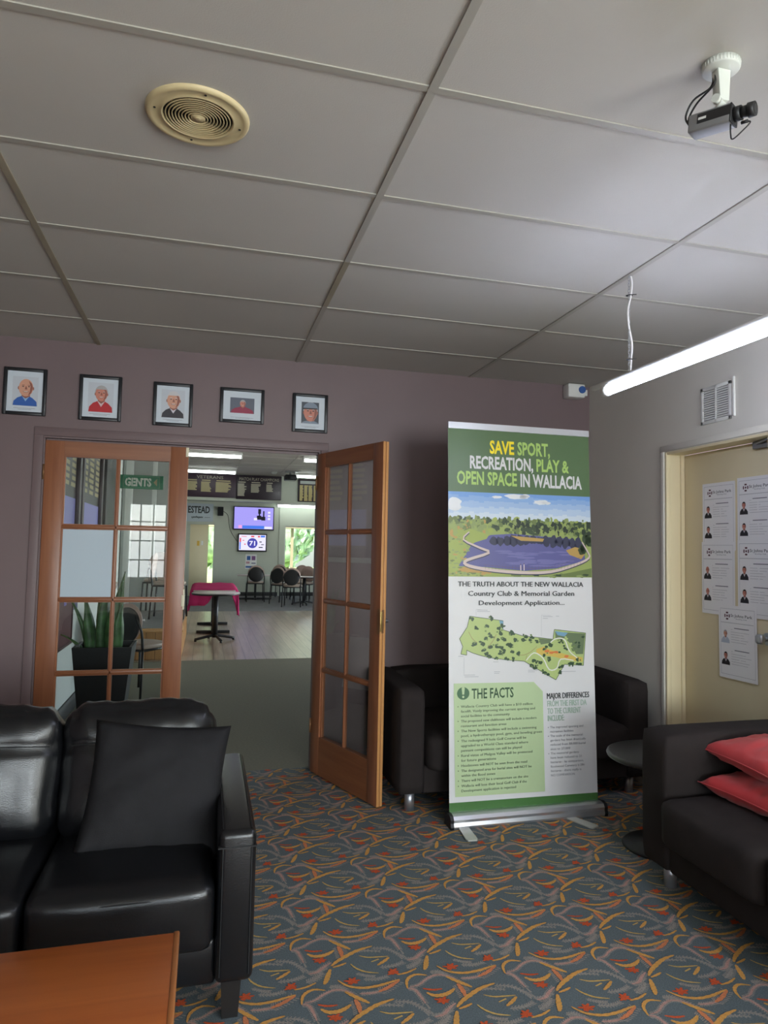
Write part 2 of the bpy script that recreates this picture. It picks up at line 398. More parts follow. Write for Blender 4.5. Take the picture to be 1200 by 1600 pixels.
def ribbon(pts, w, key, waver=0.0):
    L = smooth_line([(x, y, 0) for x, y in pts], 4); n = len(L); E = []
    for i, p in enumerate(L):
        t = (L[min(i+1, n-1)]-L[max(i-1, 0)]).normalized(); nn = Vector((-t.y, t.x, 0))
        k = 1.22*w*max(0.12, math.sin(PI*(i+0.6)/(n+0.2))**0.6)*(1+waver*(1 if i % 2 else -1))
        E.append((p+nn*k*0.5, p-nn*k*0.5))
    mi, z = LAYER[key]; z += .000006*(len(quads) % 61)
    for a, b in zip(E, E[1:]): quads.append(([a[0], a[1], b[1], b[0]], z, mi))
for key, pts, w in STROKES:
    ribbon(pts, w*(1.35 if key in 'PM' else 1), key, 0.14)
    if key in 'MPO':                                  # fine woven hatching beside the vines
        L_ = smooth_line([(x, y, 0) for x, y in pts], 5)
        for i in range(1, len(L_)-1):
            t_ = (L_[i+1]-L_[i-1]).normalized(); n_ = Vector((-t_.y, t_.x, 0))
            for sgn_ in (-1, 1): a_ = L_[i]+n_*sgn_*w*.7; c_ = L_[i]+n_*sgn_*w*1.7+t_*.006; ribbon([(a_.x, a_.y), (c_.x, c_.y)], .0040, 'M')
rnd = random.Random(3)
for sx, sy in STARS:
    for k in range(7):
        a = k*2*PI/7+rnd.uniform(-.2, .2); l = rnd.uniform(.014, .024)
        ribbon([(sx, sy), (sx+l*.5*math.cos(a), sy+l*.5*math.sin(a)), (sx+l*1.25*math.cos(a), sy+l*math.sin(a))], 0.0082, 'R')
V, Fc, Mi = [(XL, YB, 0), (XR, YB, 0), (XR, 0.11, 0), (XL, 0.11, 0)], [(0, 1, 2, 3)], [0]
for i in range(-12, 8):
    for j in range(-22, 8):
        ox, oy = 0.158+i*PX, -1.982+j*PY
        if ox < XL-.5 or oy < YB-.4: continue
        for q, z, mi in quads:
            c = [(p.x+ox, p.y+oy, z) for p in q]
            if any(x < XL or x > XR or y < YB or y > 0.108 for x, y, _ in c): continue
            b = len(V); V += c; Fc.append((b, b+1, b+2, b+3)); Mi.append(mi)
me = bpy.data.meshes.new('floor'); me.from_pydata(V, [], Fc)
CB = dict(rough=0.95, spec=0.1, bump=0.25, bscale=500)
for nm, c, v in (('carpet_teal', srgb(98, 108, 112), .30), ('carpet_muted', srgb(146, 140, 133), .3), ('carpet_mauve', srgb(180, 142, 132), .25), ('carpet_orange', srgb(205, 128, 88), .2), ('carpet_red', srgb(196, 88, 54), .2), ('carpet_cream', srgb(202, 166, 100), .15), ('carpet_gold', srgb(208, 154, 84), .18)):
    me.materials.append(mat(nm, c, var=v, vscale=260, **CB))
me.polygons.foreach_set('material_index', Mi); me.update()
bmx = bmesh.new(); bmx.from_mesh(me)
for f in bmx.faces:
    if f.normal.z < 0: f.normal_flip()
bmx.to_mesh(me); bmx.free()
fl = bpy.data.objects.new('floor', me); COL.objects.link(fl)
tag(fl, 'teal patterned carpet with gold leaf scrolls covering the foyer', 'floor', None, 'structure')

b = MB(); b.box(XL-.1, XR+.1, YB-.1, 0.12, H, H+.08)
struct('ceiling', b, 'ceiling', 'grey suspended tile ceiling above the foyer', 'ceiling')
b = MB(); g = .012
for k in (-2, -1, 0, 1):
    b.box(1.2*k-g, 1.2*k+g, YB, 0, H-.0055, H+.001, 1 if k == -1 else 0)
    if k == 0: b.box(-.0125, .0125, -1.72, -1.14, H-.006, H, 1)
y = -.504
while y > YB:
    xs = [XL, -2.4, -1.2, 0, 1.2, XR]
    for a, c in zip(xs, xs[1:]): b.box(a+g, c-g, y-g, y+g, H-.0038, H+.001, 0)
    y -= .6
struct('trim_1', b, ['grid', 'gridlow'], 'metal grid strips between the foyer ceiling tiles', 'ceiling trim')

OX0, OX1, OZ = -1.475, 0.165, 2.052
b = MB(); b.box(-4.3, OX0, 0, .12, 0, 3.6); b.box(OX1, 5.7, 0, .12, 0, 3.6); b.box(OX0, OX1, 0, .12, OZ, 3.6)
struct('wall_back', b, 'purple', 'dull mauve wall behind the banner with the double doorway', 'wall')
b = MB()
b.box(OX0-.055, OX0-.004, -.012, 0, 0, OZ+.055, 0, .003); b.box(OX1+.004, OX1+.055, -.012, 0, 0, OZ+.055, 0, .003)
b.box(OX0-.055, OX1+.055, -.0125, 0, OZ+.006, OZ+.058, 0, .003)
b.box(OX0, OX0+.006, -.004, .12, 0, OZ); b.box(OX1-.006, OX1, 0.001, .12, 0, OZ); b.box(OX0, OX1, -.004, .12, OZ-.004, OZ+.004)
b.box(OX0+.006, OX1-.006, .04, .055, OZ-.02, OZ-.004)
struct('trim_2', b, 'purple', 'mauve painted frame around the double doorway', 'door frame')

# right wall with the cream door and the side window behind the viewer
DY0, DY1, DZ = -.895, -1.735, 2.04
b = MB(); t0, t1 = XR, XR+.16
b.box(t0, t1, DY0, .12, 0, H); b.box(t0, t1, DY1, DY0, DZ, H); b.box(t0, t1, -4.55, DY1, 0, H)
b.box(t0, t1, -7.45, -4.55, 0, .35); b.box(t0, t1, -7.45, -4.55, 2.3, H); b.box(t0, t1, YB-.1, -7.45, 0, H)
struct('wall_right', b, 'cream', 'cream wall on the right with a vent and a door', 'wall')
b = MB()
b.box(t0-.010, t0, DY0+.002, DY0+.035, 0, DZ+.04, 0, .003); b.box(t0-.010, t0, DY1-.035, DY1-.002, 0, DZ+.04, 0, .003)
b.box(t0-.011, t0, DY1-.035, DY0+.035, DZ+.004, DZ+.04, 0, .003)
struct('trim_3', b, 'cream', 'thin cream architrave around the door on the right wall', 'door frame')
b = MB()
b.box(t0+.001, t0+.12, DY0-.014, DY0, 0, DZ, 0); b.box(t0-.002, t0+.03, DY0-.016, DY0, 0, DZ, 0, .003)
b.box(t0+.001, t0+.12, DY1, DY1+.014, 0, DZ, 0); b.box(t0+.001, t0+.12, DY1, DY0, DZ-.014, DZ, 0)
b.box(t0+.095, t0+.118, DY0-.026, DY0-.012, 0, DZ-.014, 0)
struct('trim_4', b, 'creamdoor', 'deep cream door jamb in the right wall', 'door frame')
d3 = thing('door_3', (t0+.12, DY0-.016, 0), 'cream painted flush door papered with club notices', 'door', kind='structure')
b = MB(); b.box(t0+.12, t0+.155, DY1+.016, DY0-.016, .008, DZ-.016, 0, .002); b.build('door_leaf', 'creamdoor', d3)
b = MB(); kn = Vector((t0+.12, -1.578, 1.0))
b.cyl(kn, kn+Vector((-.008, 0, 0)), .032, seg=28); b.cyl(kn+Vector((-.008, 0, 0)), kn+Vector((-.035, 0, 0)), .012, seg=20)
b.puff(kn+Vector((-.05, 0, 0)), (.018, .026, .026), .017, n=6); b.build('door_knob', 'silver', d3)
b = MB(); b.box(t0+.085, t0+.119, -1.70, -1.52, DZ-.055, DZ-.016, 0, .004); b.tube([(t0+.10, -1.53, DZ-.03), (t0+.07, -1.60, DZ-.028), (t0+.05, -1.68, DZ-.022)], .006, m=0, sub=2)
b.build('door_closer', 'grey_plastic', d3)
b = MB(); b.box(XR-.012, XR, DY0+.036, -.001, 0, .09, 0, .003); b.box(XR-.012, XR, -4.5, DY1-.036, 0, .09, 0, .003)
struct('baseboard_right', b, 'cream', 'low cream skirting along the right wall', 'skirting')

# walls behind the viewer: daylight windows
b = MB(); b.box(XL-.1, XL, YB, .12, 0, H)
struct('wall_left', b, 'purple', 'mauve wall at the far left of the foyer', 'wall')
b = MB(); y0, y1 = YB-.12, YB
for a, c in ((XL-.1, -1.82), (-.18, .2), (1.9, XR+.16)): b.box(a, c, y0, y1, 0, H)
for a, c in ((-1.82, -.18), (.2, 1.9)): b.box(a, c, y0, y1, 0, .84); b.box(a, c, y0, y1, 2.14, H)
struct('wall_rear', b, 'cream', 'cream wall behind the viewer with two windows', 'wall')
def window(name, u0, u1, z0, z1, nu, nz, axis, pos, label, th=.05):
    w = thing(name, (pos, (u0+u1)/2, z0) if axis == 'X' else ((u0+u1)/2, pos, z0), label, 'window', kind='structure')
    def bx(b, a0, a1, c0, c1, t=th):
        if axis == 'Y': b.box(a0, a1, pos-t/2, pos+t/2, c0, c1)
        else: b.box(pos-t/2, pos+t/2, a0, a1, c0, c1)
    b = MB(); e = .035
    bx(b, u0, u0+e, z0, z1); bx(b, u1-e, u1, z0, z1); bx(b, u0+e, u1-e, z0, z0+e); bx(b, u0+e, u1-e, z1-e, z1)
    for i in range(1, nu): u = u0+(u1-u0)*i/nu; bx(b, u-.011, u+.011, z0+e, z1-e, th*.7)
    for j in range(1, nz): z = z0+(z1-z0)*j/nz; bx(b, u0+e, u1-e, z-.011, z+.011, th*.6)
    b.build('window_frame', 'white', w)
    b = MB(); bx(b, u0+e, u1-e, z0+e, z1-e, .004); b.build('window_pane', 'glass', w)
    return w
window('window_1', -1.82, -.18, .84, 2.14, 8, 4, 'Y', YB-.06, 'small paned window on the left of the rear wall')
window('window_2', .2, 1.9, .84, 2.14, 8, 4, 'Y', YB-.06, 'small paned window on the right of the rear wall')
window('window_3', -7.45, -4.55, .35, 2.3, 3, 1, 'X', XR+.08, 'wide window in the right wall beside the viewer')

# ------------------------------------------------------------------ double glazed timber doors
def leaf(name, loc, rotz, w, label, plate):
    t, h, st = .038, 2.034, .105
    d = thing(name, loc, label, 'door', rotz=rotz, kind='structure'); z0 = .010
    def P(nm, b, m, p=d): return b.build(nm, m, p, world=False)
    for x0, x1, free in ((0, st, 0), (w-st, w, 1)):
        b = MB()
        if free:
            b.box(x0, x1, 0, t*.44, z0, h, 0, .0015); b.box(x0, x1, t*.54, t, z0, h, 0, .0015); b.box(x0, x1-.005, t*.43, t*.55, z0, h)
            b.bm.normal_update()
            for v in b.bm.faces:
                if abs(v.normal.x) > .9 and v.calc_center_median().x > w-.01: v.material_index = 1
        else: b.box(x0, x1, 0, t, z0, h, 0, .0015)
        P('stile', b, ['door_v', 'door_edge'])
    b = MB(); b.box(st, w-st, .0004, t-.0004, 1.940, h); P('top_rail', b, 'door_h')
    b = MB(); b.box(st, w-st, .0004, t-.0004, z0, .243); P('bottom_rail', b, 'door_h')
    def bar(b, x0, x1, za, zb):
        b.box(x0, x1, .006, t-.006, za, zb, 0, .004, 2)
    b = MB(); mx = w/2; bar(b, mx-.008, mx+.008, .243, 1.94); b.box(mx-.012, mx+.012, .012, t-.012, .243, 1.94); P('glazing_bar', b, 'door_v')
    rows = [(1.525), (1.091), (.659)]
    for z in rows:
        b = MB(); bar(b, st, w-st, z-.011, z+.011); b.box(st, w-st, .012, t-.012, z-.016, z+.016); P('glazing_bar', b, 'door_h')
    b = MB()                                           # beads round the glass
    for x0, x1 in ((st, st+.009), (w-st-.009, w-st)): b.box(x0, x1, .010, t-.010, .243, 1.94)
    P('glass_bead', b, 'door_v')
    zs = [.243, .659, 1.091, 1.525, 1.94]
    for i in range(4):
        for x0, x1 in ((st, mx), (mx, w-st)):
            b = MB(); b.box(x0+.001, x1-.001, t/2-.002, t/2+.002, zs[i]+.001, zs[i+1]-.001); P('glass_pane', b, 'glass')
    if plate == 'strike':
        b = MB(); b.box(w-.004, w+.006, -.003, t*.6, 1.03, 1.155, 0, .002); b.box(w-.012, w+.008, -.006, .004, 1.05, 1.12, 0, .003); P('strike_plate', b, 'creamplate')
        b = MB(); b.cyl((w-.008, .01, 1.995), (w-.008, .01, 2.03), .006); b.box(w-.016, w+.002, -.003, .004, 1.975, 2.033, 0, .001); P('flush_bolt', b, 'creamplate')
        b = MB(); b.cyl((-.004, -.004, 1.80), (-.004, -.004, 1.89), .006); P('hinge', b, 'lockbody')
    else:
        b = MB(); b.box(w-.001, w+.003, .001, .014, .965, 1.075, 0, .001); P('lock_faceplate', b, 'brass')
        b = MB(); b.box(w-.004, w+.001, .012, .026, .955, 1.085, 0, .001); b.box(w-.03, w, -.0015, .001, .95, 1.09); P('lock_case', b, 'lockbody')
        b = MB(); b.cyl((w-.045, t, 1.018), (w-.045, t+.045, 1.018), .009); b.tube([(w-.045, t+.043, 1.018), (w-.08, t+.047, 1.018), (w-.15, t+.045, 1.016)], .008, sub=3)
        b.cyl((w-.045, t, 1.018), (w-.045, t+.006, 1.018), .026); P('lever_handle', b, 'silver')
        for z in (.25, 1.8):
            b = MB(); b.cyl((-.003, -.004, z), (-.003, -.004, z+.09), .006); P('hinge', b, 'lockbody')
    return d
leaf('door_1', (-1.468, .002, 0), 0, .812, 'closed timber door leaf with eight glass panes beside the black sofa', 'strike')
leaf('door_2', (.150, -.004, 0), math.atan2(-.94, .342), .772, 'open timber door leaf with eight glass panes swung towards the banner', 'lock')

# ------------------------------------------------------------------ the club room shell beyond the doors
CX1, CY1, CH = 5.6, 16.66, 3.47
b = MB(); b.box(-4.2, CX1, .112, 4.72, -.02, 0); struct('floor_entry', b, 'plaincarpet', 'plain olive grey carpet just past the doorway', 'floor')
b = MB(); b.box(-4.2, CX1, 4.72, 11.62, -.02, .001); struct('floor_timber', b, 'floor_timber', 'worn grey brown timber floorboards in the club room', 'floor')
b = MB(); b.box(-4.2, CX1, 11.62, CY1+.1, -.02, .002); struct('floor_dining', b, 'farcarpet', 'grey carpet under the far dining chairs', 'floor')
b = MB(); b.box(-4.2, CX1+.1, .12, CY1+.1, CH, CH+.1)
struct('ceiling_club', b, 'clubceil', 'brownish ceiling of the club room with strip lights', 'ceiling')
b = MB()
for y in (8.1, 9.3, 10.5, 11.9, 13.2, 14.1): b.box(-4, CX1, y-.012, y+.012, CH-.006, CH)
for x in (-1.0, .2, 1.4, 2.6): b.box(x-.012, x+.012, 6, CY1, CH-.006, CH)
struct('trim_5', b, 'clubceil', 'seam battens across the club room ceiling', 'ceiling trim')
# far wall: doorway, plain stretch, window
b = MB(); y0, y1 = CY1, CY1+.14
b.box(-4.2, -1.02, y0, y1, 0, CH); b.box(-1.02, -.29, y0, y1, 2.06, CH); b.box(-.29, 1.68, y0, y1, 0, CH)
b.box(1.68, 3.6, y0, y1, 0, .74); b.box(1.68, 3.6, y0, y1, 2.05, CH); b.box(3.6, CX1+.1, y0, y1, 0, CH)
struct('wall_far', b, 'clubwall', 'pale green far wall of the club room with two screens', 'wall')
b = MB(); b.box(-4.2, 1.545, 16.22, CY1, 2.70, CH); b.box(1.545, CX1, 16.22, CY1, 2.705, 2.75); b.box(1.545, 3.4, 16.3, CY1, 2.75, CH)
struct('wall_bulkhead', b, 'clubwall', 'pale bulkhead carrying the honour boards', 'wall')
b = MB(); b.box(1.52, 1.60, CY1-.03, CY1, 0, 2.70); struct('trim_9', b, 'clubwall', 'pale upright strip on the far wall left of the window', 'wall trim')
b = MB(); b.box(-.29, 1.68, y0-.015, y0, 0, .11, 0, .003); b.box(1.68, CX1, y0-.015, y0, 0, .11, 0, .003)
struct('baseboard_far', b, 'skirt', 'black skirting along the far club room wall', 'skirting')
window('window_4', 1.68, 3.6, .74, 2.05, 2, 1, 'Y', CY1+.07, 'bright window onto greenery in the far wall')
b = MB(); b.box(-1.02, -.98, y0-.01, y1, 0, 2.06); b.box(-.33, -.29, y0-.01, y1, 0, 2.06); b.box(-1.02, -.29, y0-.01, y1, 2.03, 2.07)
struct('trim_6', b, 'clubwall', 'pale frame of the far exit door', 'door frame')
d4 = thing('door_4', (-.98, CY1+.02, 0), 'cream exit door standing ajar in the far wall', 'door', rotz=rad(14), kind='structure')
b = MB(); b.box(0, .52, 0, .04, .01, 2.03, 0, .002); b.build('door_leaf', 'creamdoor', d4, world=False)
b = MB(); b.box(.20, .27, -.004, 0, 1.42, 1.56); b.build('warning_notice', mat('yellow_notice', (.75, .45, .02), .5), d4, world=False)
b = MB(); b.box(.32, .37, -.004, 0, 1.44, 1.56); b.build('door_notice', 'paper', d4, world=False)
# left wall of the club room, recess and stage wall
b = MB(); b.box(-1.72, -1.6, .12, 5.3, 0, CH); b.box(-2.12, -1.6, 5.2, 5.3, 0, CH); b.box(-2.12, -2.0, 5.3, 7.6, 0, CH)
struct('wall_club_left', b, 'whitewall', 'white wall to the left behind the glazed door', 'wall')
b = MB(); b.box(-1.6, -1.585, .12, 5.2, 0, .13, 0, .003); struct('baseboard_left', b, 'skirt', 'dark skirting along the white left wall', 'skirting')
b = MB(); b.box(-4.2, -.89, 7.6, 7.75, 0, CH); b.box(-4.3, -4.2, 7.6, CY1+.1, 0, CH)
struct('wall_stage', b, 'greywall', 'grey wall at the back of the low stage', 'wall')
b = MB(); b.box(-1.80, -1.69, 7.54, 7.6, 0.36, CH, 0, .004); b.box(-1.40, -1.33, 7.57, 7.6, .36, CH, 0, .004)
struct('trim_7', b, 'whitewall', 'pale upright strips on the stage wall', 'wall trim')
b = MB(); b.box(CX1, CX1+.1, .12, 1.5, 0, CH); b.box(CX1, CX1+.1, 13.6, CY1, 0, CH); b.box(CX1, CX1+.1, 1.5, 13.6, 0, .7); b.box(CX1, CX1+.1, 1.5, 13.6, 2.7, CH)
struct('wall_club_right', b, 'clubwall', 'pale club room wall with an added long side window', 'wall')
window('window_5', 1.5, 13.6, .7, 2.7, 8, 1, 'X', CX1+.05, 'unseen long side window added to light the club room')  # unseen opening, added and lengthened to let the fill light in
# stage
b = MB(); b.box(-2.0, -.79, 4.85, 7.6, .0, .34, 0); struct('stage_base', b, 'stage_timber', 'low timber boarded stage front seen through the glazed door', 'stage')
b = MB(); b.box(-2.0, -.775, 4.83, 7.6, .34, .37, 0, .004); b.box(-2.0, -.80, 5.0, 7.6, .37, .374, 1)
struct('stage_deck', b, ['stage_edge', 'farcarpet'], 'stage top with timber nosing and grey carpet', 'stage')
# garden outside the far wall
b = MB(); b.box(-12, 16, CY1+.14, 48, -.14, -.02); struct('ground', b, 'lawn', 'green ground outside the far windows', 'ground')
b = MB(); b.box(-3, 7, CY1+1.2, CY1+1.7, 2.02, 2.5); b.box(2.02, 2.10, CY1+1.3, CY1+1.38, -.02, 2.02)
struct('trim_8', b, 'curtain_tan', 'tan verandah fascia and post outside the far window', 'verandah')
# ------------------------------------------------------------------ pull-up banner
BX, BY = .734, -1.04
UPV = Vector((0, .12, 2.13)).normalized(); EX = Vector((1, 0, 0)); BN = EX.cross(UPV)      # BN points to the viewer
B0 = Vector((BX, BY, 0))
def BP(u, v, l=0.0): return B0+EX*u+UPV*v+BN*l
ban = thing('pull_up_banner', (BX+.43, BY, 0), 'tall green and white pull-up banner with a lake picture, leaning before the dark sofa', 'banner')
b = MB()
prof = [(-.045, .0), (.052, .0), (.056, .012), (.050, .030), (.052, .044), (.040, .060), (.012, .066), (-.020, .064), (-.042, .05)]
for x0, x1 in ((.0, .866),):
    b.prism([(BX+x0, BY-.01-y, z+.003) for y, z in prof], (x1-x0, 0, 0))
b.build('base_cassette', 'alu', ban)
for x in (-.018, .866):
    b = MB(); b.prism([(BX+x, BY-.01-y*1.04, z*1.05+.001) for y, z in prof], (.018, 0, 0))
    b.cyl((BX+x-(.003 if x < 0 else -.018), BY-.01, .035), (BX+x+(0 if x < 0 else .021), BY-.01, .035), .006); b.build('end_cap', 'black', ban)
for x, a in ((.055, -.08), (.655, .42)):
    b = MB(); T = Matrix.Translation((BX+x, BY-.045, 0)) @ Matrix.Rotation(a, 4, 'Z')
    pts = [(-.026, 0), (.026, 0), (.030, -.16), (.022, -.178), (-.022, -.178), (-.030, -.16)]
    b.prism([T @ Vector((px, py, .003)) for px, py in pts], (0, 0, .006)); b.build('swing_foot', 'foot', ban)
b = MB(); b.cyl((BX+.43, BY+.04, .06), (BX+.43, BY+.175, 2.12), .008); b.build('support_pole', 'alu', ban)
b = MB(); b.prism([BP(-.003, 2.102, .008), BP(.862, 2.102, .008), BP(.862, 2.138, .008), BP(-.003, 2.138, .008)], -BN*.016); b.build('top_rail', 'alu', ban)
M['b_white'] = mat('banner_white', (0.70, 0.695, 0.69), 0.4)
M['b_green'] = mat('banner_green', srgb(88, 114, 76), 0.35)
M['b_footer'] = mat('banner_footer_green', srgb(74, 118, 62), 0.35)
M['b_yellow'] = mat('print_yellow', srgb(250, 228, 30), 0.4)
M['b_lime'] = mat('print_lime', srgb(172, 205, 110), 0.4)
M['b_ink'] = mat('print_dark_ink', srgb(52, 56, 56), 0.5)
M['b_facts'] = mat('print_pale_green', srgb(184, 205, 158), 0.4)
M['b_dgreen'] = mat('print_deep_green', srgb(48, 82, 52), 0.4)
M['b_mgreen'] = mat('print_mid_green', srgb(72, 112, 78), 0.4)
M['b_sage'] = mat('print_sage', srgb(164, 186, 168), 0.4)
M['b_grey'] = mat('print_grey_ink', srgb(92, 108, 84), 0.5)
M['b_slate'] = mat('print_slate_ink', srgb(116, 116, 124), 0.5)
b = MB()
NU, NV = 12, 48
def ripple(u, v): return .003*math.sin(u*9+1.2)*math.sin(v*3.4)*math.exp(-(2.1-v)*1.2)
grid = [[b.bm.verts.new(BP(-.003+.866*i/NU, .05+2.055*j/NV, -.0015)) for i in range(NU+1)] for j in range(NV+1)]
for j in range(NV):
    for i in range(NU): b.bm.faces.new((grid[j][i], grid[j][i+1], grid[j+1][i+1], grid[j+1][i]))
pan = b.build('printed_panel', 'b_white', ban)
def flat(b, pts, lift, m=0): b.face([BP(u, v, lift) for u, v in pts], m)
b = MB(); flat(b, [(-.003, 1.7505), (.863, 1.7505), (.863, 2.105), (-.003, 2.105)], .0004); b.build('header_band', 'b_green', pan)
b = MB(); flat(b, [(-.003, .052), (.863, .052), (.863, .105), (-.003, .112)], .0004); b.build('footer_band', 'b_footer', pan)
def T(b, body, u0, u1, v, cap, m=0, bold=.0, lift=.0012, dbl=0):
    for k in range(1+dbl): b.text(body, BP(u0+.0011*k, v+.0003*k), EX, UPV, cap, u1-u0, m, bold, 'L', lift+.00005*k)
b = MB()
T(b, 'SAVE', .243, .391, 1.974, .073, 0, .03); T(b, 'SPORT,', .411, .613, 1.974, .073, 1, .03)
T(b, 'RECREATION,', .124, .507, 1.885, .070, 2, .03); T(b, 'PLAY &', .527, .732, 1.885, .070, 1, .03)
T(b, 'OPEN SPACE', .047, .405, 1.795, .072, 1, .03); T(b, 'IN WALLACIA', .427, .812, 1.794, .072, 2, .03)
b.build('headline', ['b_yellow', 'b_lime', 'b_white'], pan)
# printed lake picture
def pm(n, r, g, bl): return mat('print_'+n, srgb(r, g, bl), 0.38)
rn0 = random.Random(2)
skm = [pm('sky_%d' % i, *c) for i, c in enumerate([tuple(int(a_+(c_-a_)*k_/4) for a_, c_ in zip((118, 160, 218), (204, 216, 228))) for k_ in range(5)])]
b = MB()
for i in range(5):
    va, vb = 1.7505-.15*i/5, 1.7505-.15*(i+1)/5
    for k_ in range(29):                            # ragged edges blend the printed sky tones
        u_ = -.003+.866*k_/29; w_ = .866/29; j_ = rn0.uniform(0, .014) if i else 0
        flat(b, [(u_, vb), (u_+w_, vb), (u_+w_, va+j_), (u_, va+j_)], .0004+.00002*i, i)
flat(b, [(-.003, 1.286), (.863, 1.286), (.863, 1.6005), (-.003, 1.6005)], .0004, 5)
rn = random.Random(5)
def blob(b, u, v, ru, rv, lift, m, n=14, jag=.25):
    flat(b, [(min(.862, max(-.002, u+ru*math.cos(2*PI*k/n)*(1+rn.uniform(-jag, jag)))), v+rv*math.sin(2*PI*k/n)*(1+rn.uniform(-jag, jag))) for k in range(n)], lift, m)
for u, v, ru, rv in ((.282, 1.727, .03, .008), (.40, 1.733, .07, .013), (.45, 1.737, .03, .012), (.551, 1.708, .045, .014), (.585, 1.704, .025, .008), (.03, 1.68, .045, .035)):
    blob(b, u, v, ru, rv, .0006, 6)
for i in range(120): blob(b, rn.uniform(0, .86), 1.555+.055*rn.random()**.7, rn.uniform(.006, .018), rn.uniform(.007, .017), .0006+.000004*i, rn.choice((7, 7, 8, 9, 11)), 10, .4)
for i in range(130): blob(b, .25+.61*rn.random()**.8, rn.uniform(1.524, 1.594), rn.uniform(.006, .018), rn.uniform(.008, .018), .0011+.000003*i, rn.choice((8, 8, 7, 10, 10, 9)), 10, .45)
for i in range(44): blob(b, rn.uniform(0, .25), rn.uniform(1.51, 1.60), rn.uniform(.006, .018), rn.uniform(.006, .018), .0013+.000005*i, rn.choice((7, 9, 9, 11, 14)), 10, .45)
G = dict(
 GRASSL=[(-.002,1.468),(.046,1.518),(.121,1.548),(.233,1.515),(.218,1.493),(.158,1.475),(.113,1.456),(.105,1.421),(.053,1.344),(.104,1.331),(.254,1.315),(.422,1.299),(-.002,1.288)],
 WATER=[(.128,1.456),(.158,1.478),(.241,1.515),(.371,1.525),(.727,1.504),(.815,1.477),(.821,1.382),(.642,1.336),(.445,1.32),(.201,1.339),(.053,1.341)],
 REED=[(.363,1.514),(.441,1.509),(.566,1.501),(.558,1.485),(.425,1.487)],
 REED2=[(.701,1.438),(.758,1.458),(.798,1.451),(.818,1.415),(.796,1.389),(.724,1.413)],
 REED3=[(.053,1.33),(.104,1.341),(.254,1.318),(.239,1.301),(.067,1.313)],
 FG=[(.601,1.293),(.722,1.312),(.86,1.339),(.86,1.288),(.329,1.288)])
flat(b, G['WATER'], .0016, 12); flat(b, G['GRASSL'], .0017, 11)
for i in range(40): blob(b, rn.uniform(.30, .72), rn.uniform(1.345, 1.43), rn.uniform(.03, .06), rn.uniform(.003, .006), .00162+.0000005*i, 18, 12, .2)
for i in range(14): 
    u = .26+i*.04; blob(b, u, 1.492-.002*abs(i-6), .024, rn.uniform(.02, .04), .00165, 13, 12, .3)
for i in range(90): blob(b, rn.uniform(0, .11+.1*(i%3==0)), rn.uniform(1.292, 1.51) if i % 3 else rn.uniform(1.292, 1.31), rn.uniform(.005, .016), rn.uniform(.003, .006), .00175+.000002*i, rn.choice((7, 9, 9, 14, 11)), 9, .4)
for k in ('REED', 'REED2', 'REED3'): flat(b, G[k], .0019, 14)
flat(b, G['FG'], .0019, 7)
for i in range(16): blob(b, rn.uniform(.35, .85), rn.uniform(1.288, 1.3), .02, .007, .00195+.000004*i, rn.choice((7, 9, 8)))
for i in range(5): blob(b, .80+.014*i, 1.47+rn.uniform(-.03, .05), .02, .03, .0019, 8)
walk = [(.117,1.53),(.083,1.487),(.18,1.443),(.232,1.418),(.105,1.376),(.097,1.351),(.201,1.328),(.406,1.311),(.602,1.316),(.763,1.359),(.845,1.397),(.838,1.433),(.803,1.488)]
def stroke(b, pts, w0, w1, lift, m, sub=3):
    L = smooth_line([(u, v, 0) for u, v in pts], sub); n = len(L); E = []
    for i, p in enumerate(L):
        t = (L[min(i+1, n-1)]-L[max(i-1, 0)]).normalized(); nn = Vector((-t.y, t.x, 0)); w = w0+(w1-w0)*math.sin(PI*i/(n-1))
        E.append((p+nn*w/2, p-nn*w/2))
    for a, c in zip(E, E[1:]): flat(b, [(a[0].x, a[0].y), (a[1].x, a[1].y), (c[1].x, c[1].y), (c[0].x, c[0].y)], lift, m)
stroke(b, [(u, v-.007) for u, v in walk], .006, .014, .0021, 13); stroke(b, walk, .006, .017, .0022, 15)
for i in range(30):
    u = .21+.02*i; v = 1.326-.0001*i+.30*max(0, (u-.55))**2*1.6
    stroke(b, [(u, v), (u, v+.024)], .0012, .0012, .0023, 16, 1)
stroke(b, [(.2, 1.352), (.406, 1.336), (.602, 1.342), (.79, 1.40)], .0014, .0014, .0023, 16)
for u, h in ((.420, .030), (.440, .034)):
    stroke(b, [(u, 1.322), (u, 1.322+h)], .006, .010, .0024, 17, 3); blob(b, u, 1.325+h, .003, .004, .0024, 16, 8, 0)
b.build('lake_picture', skm+[pm('meadow', 150, 165, 92), pm('cloud', 226, 228, 230), pm('olive', 108, 124, 70), pm('deep_tree', 58, 76, 50), pm('leaf_green', 138, 154, 92), pm('shade_tree', 40, 54, 40), pm('grass', 156, 170, 84), pm('water', 92, 92, 146), pm('dark_water', 52, 54, 78), pm('reed', 184, 150, 82), pm('boardwalk', 206, 188, 180), pm('rail', 104, 84, 96), pm('walker', 214, 200, 202), pm('water_sheen', 112, 110, 164)], pan)
b = MB()
T(b, 'THE TRUTH ABOUT THE NEW WALLACIA', .050, .803, 1.233, .026, 0, 0, dbl=2)
b.build('subtitle', 'b_ink', pan); b = MB(); T(b, 'Country Club & Memorial Garden', .108, .745, 1.182, .026, 0, 0, dbl=2)
b.build('subtitle', 'b_ink', pan); b = MB(); T(b, 'Development Application...', .169, .683, 1.132, .024, 0, 0, dbl=2); b.build('subtitle', 'b_ink', pan)
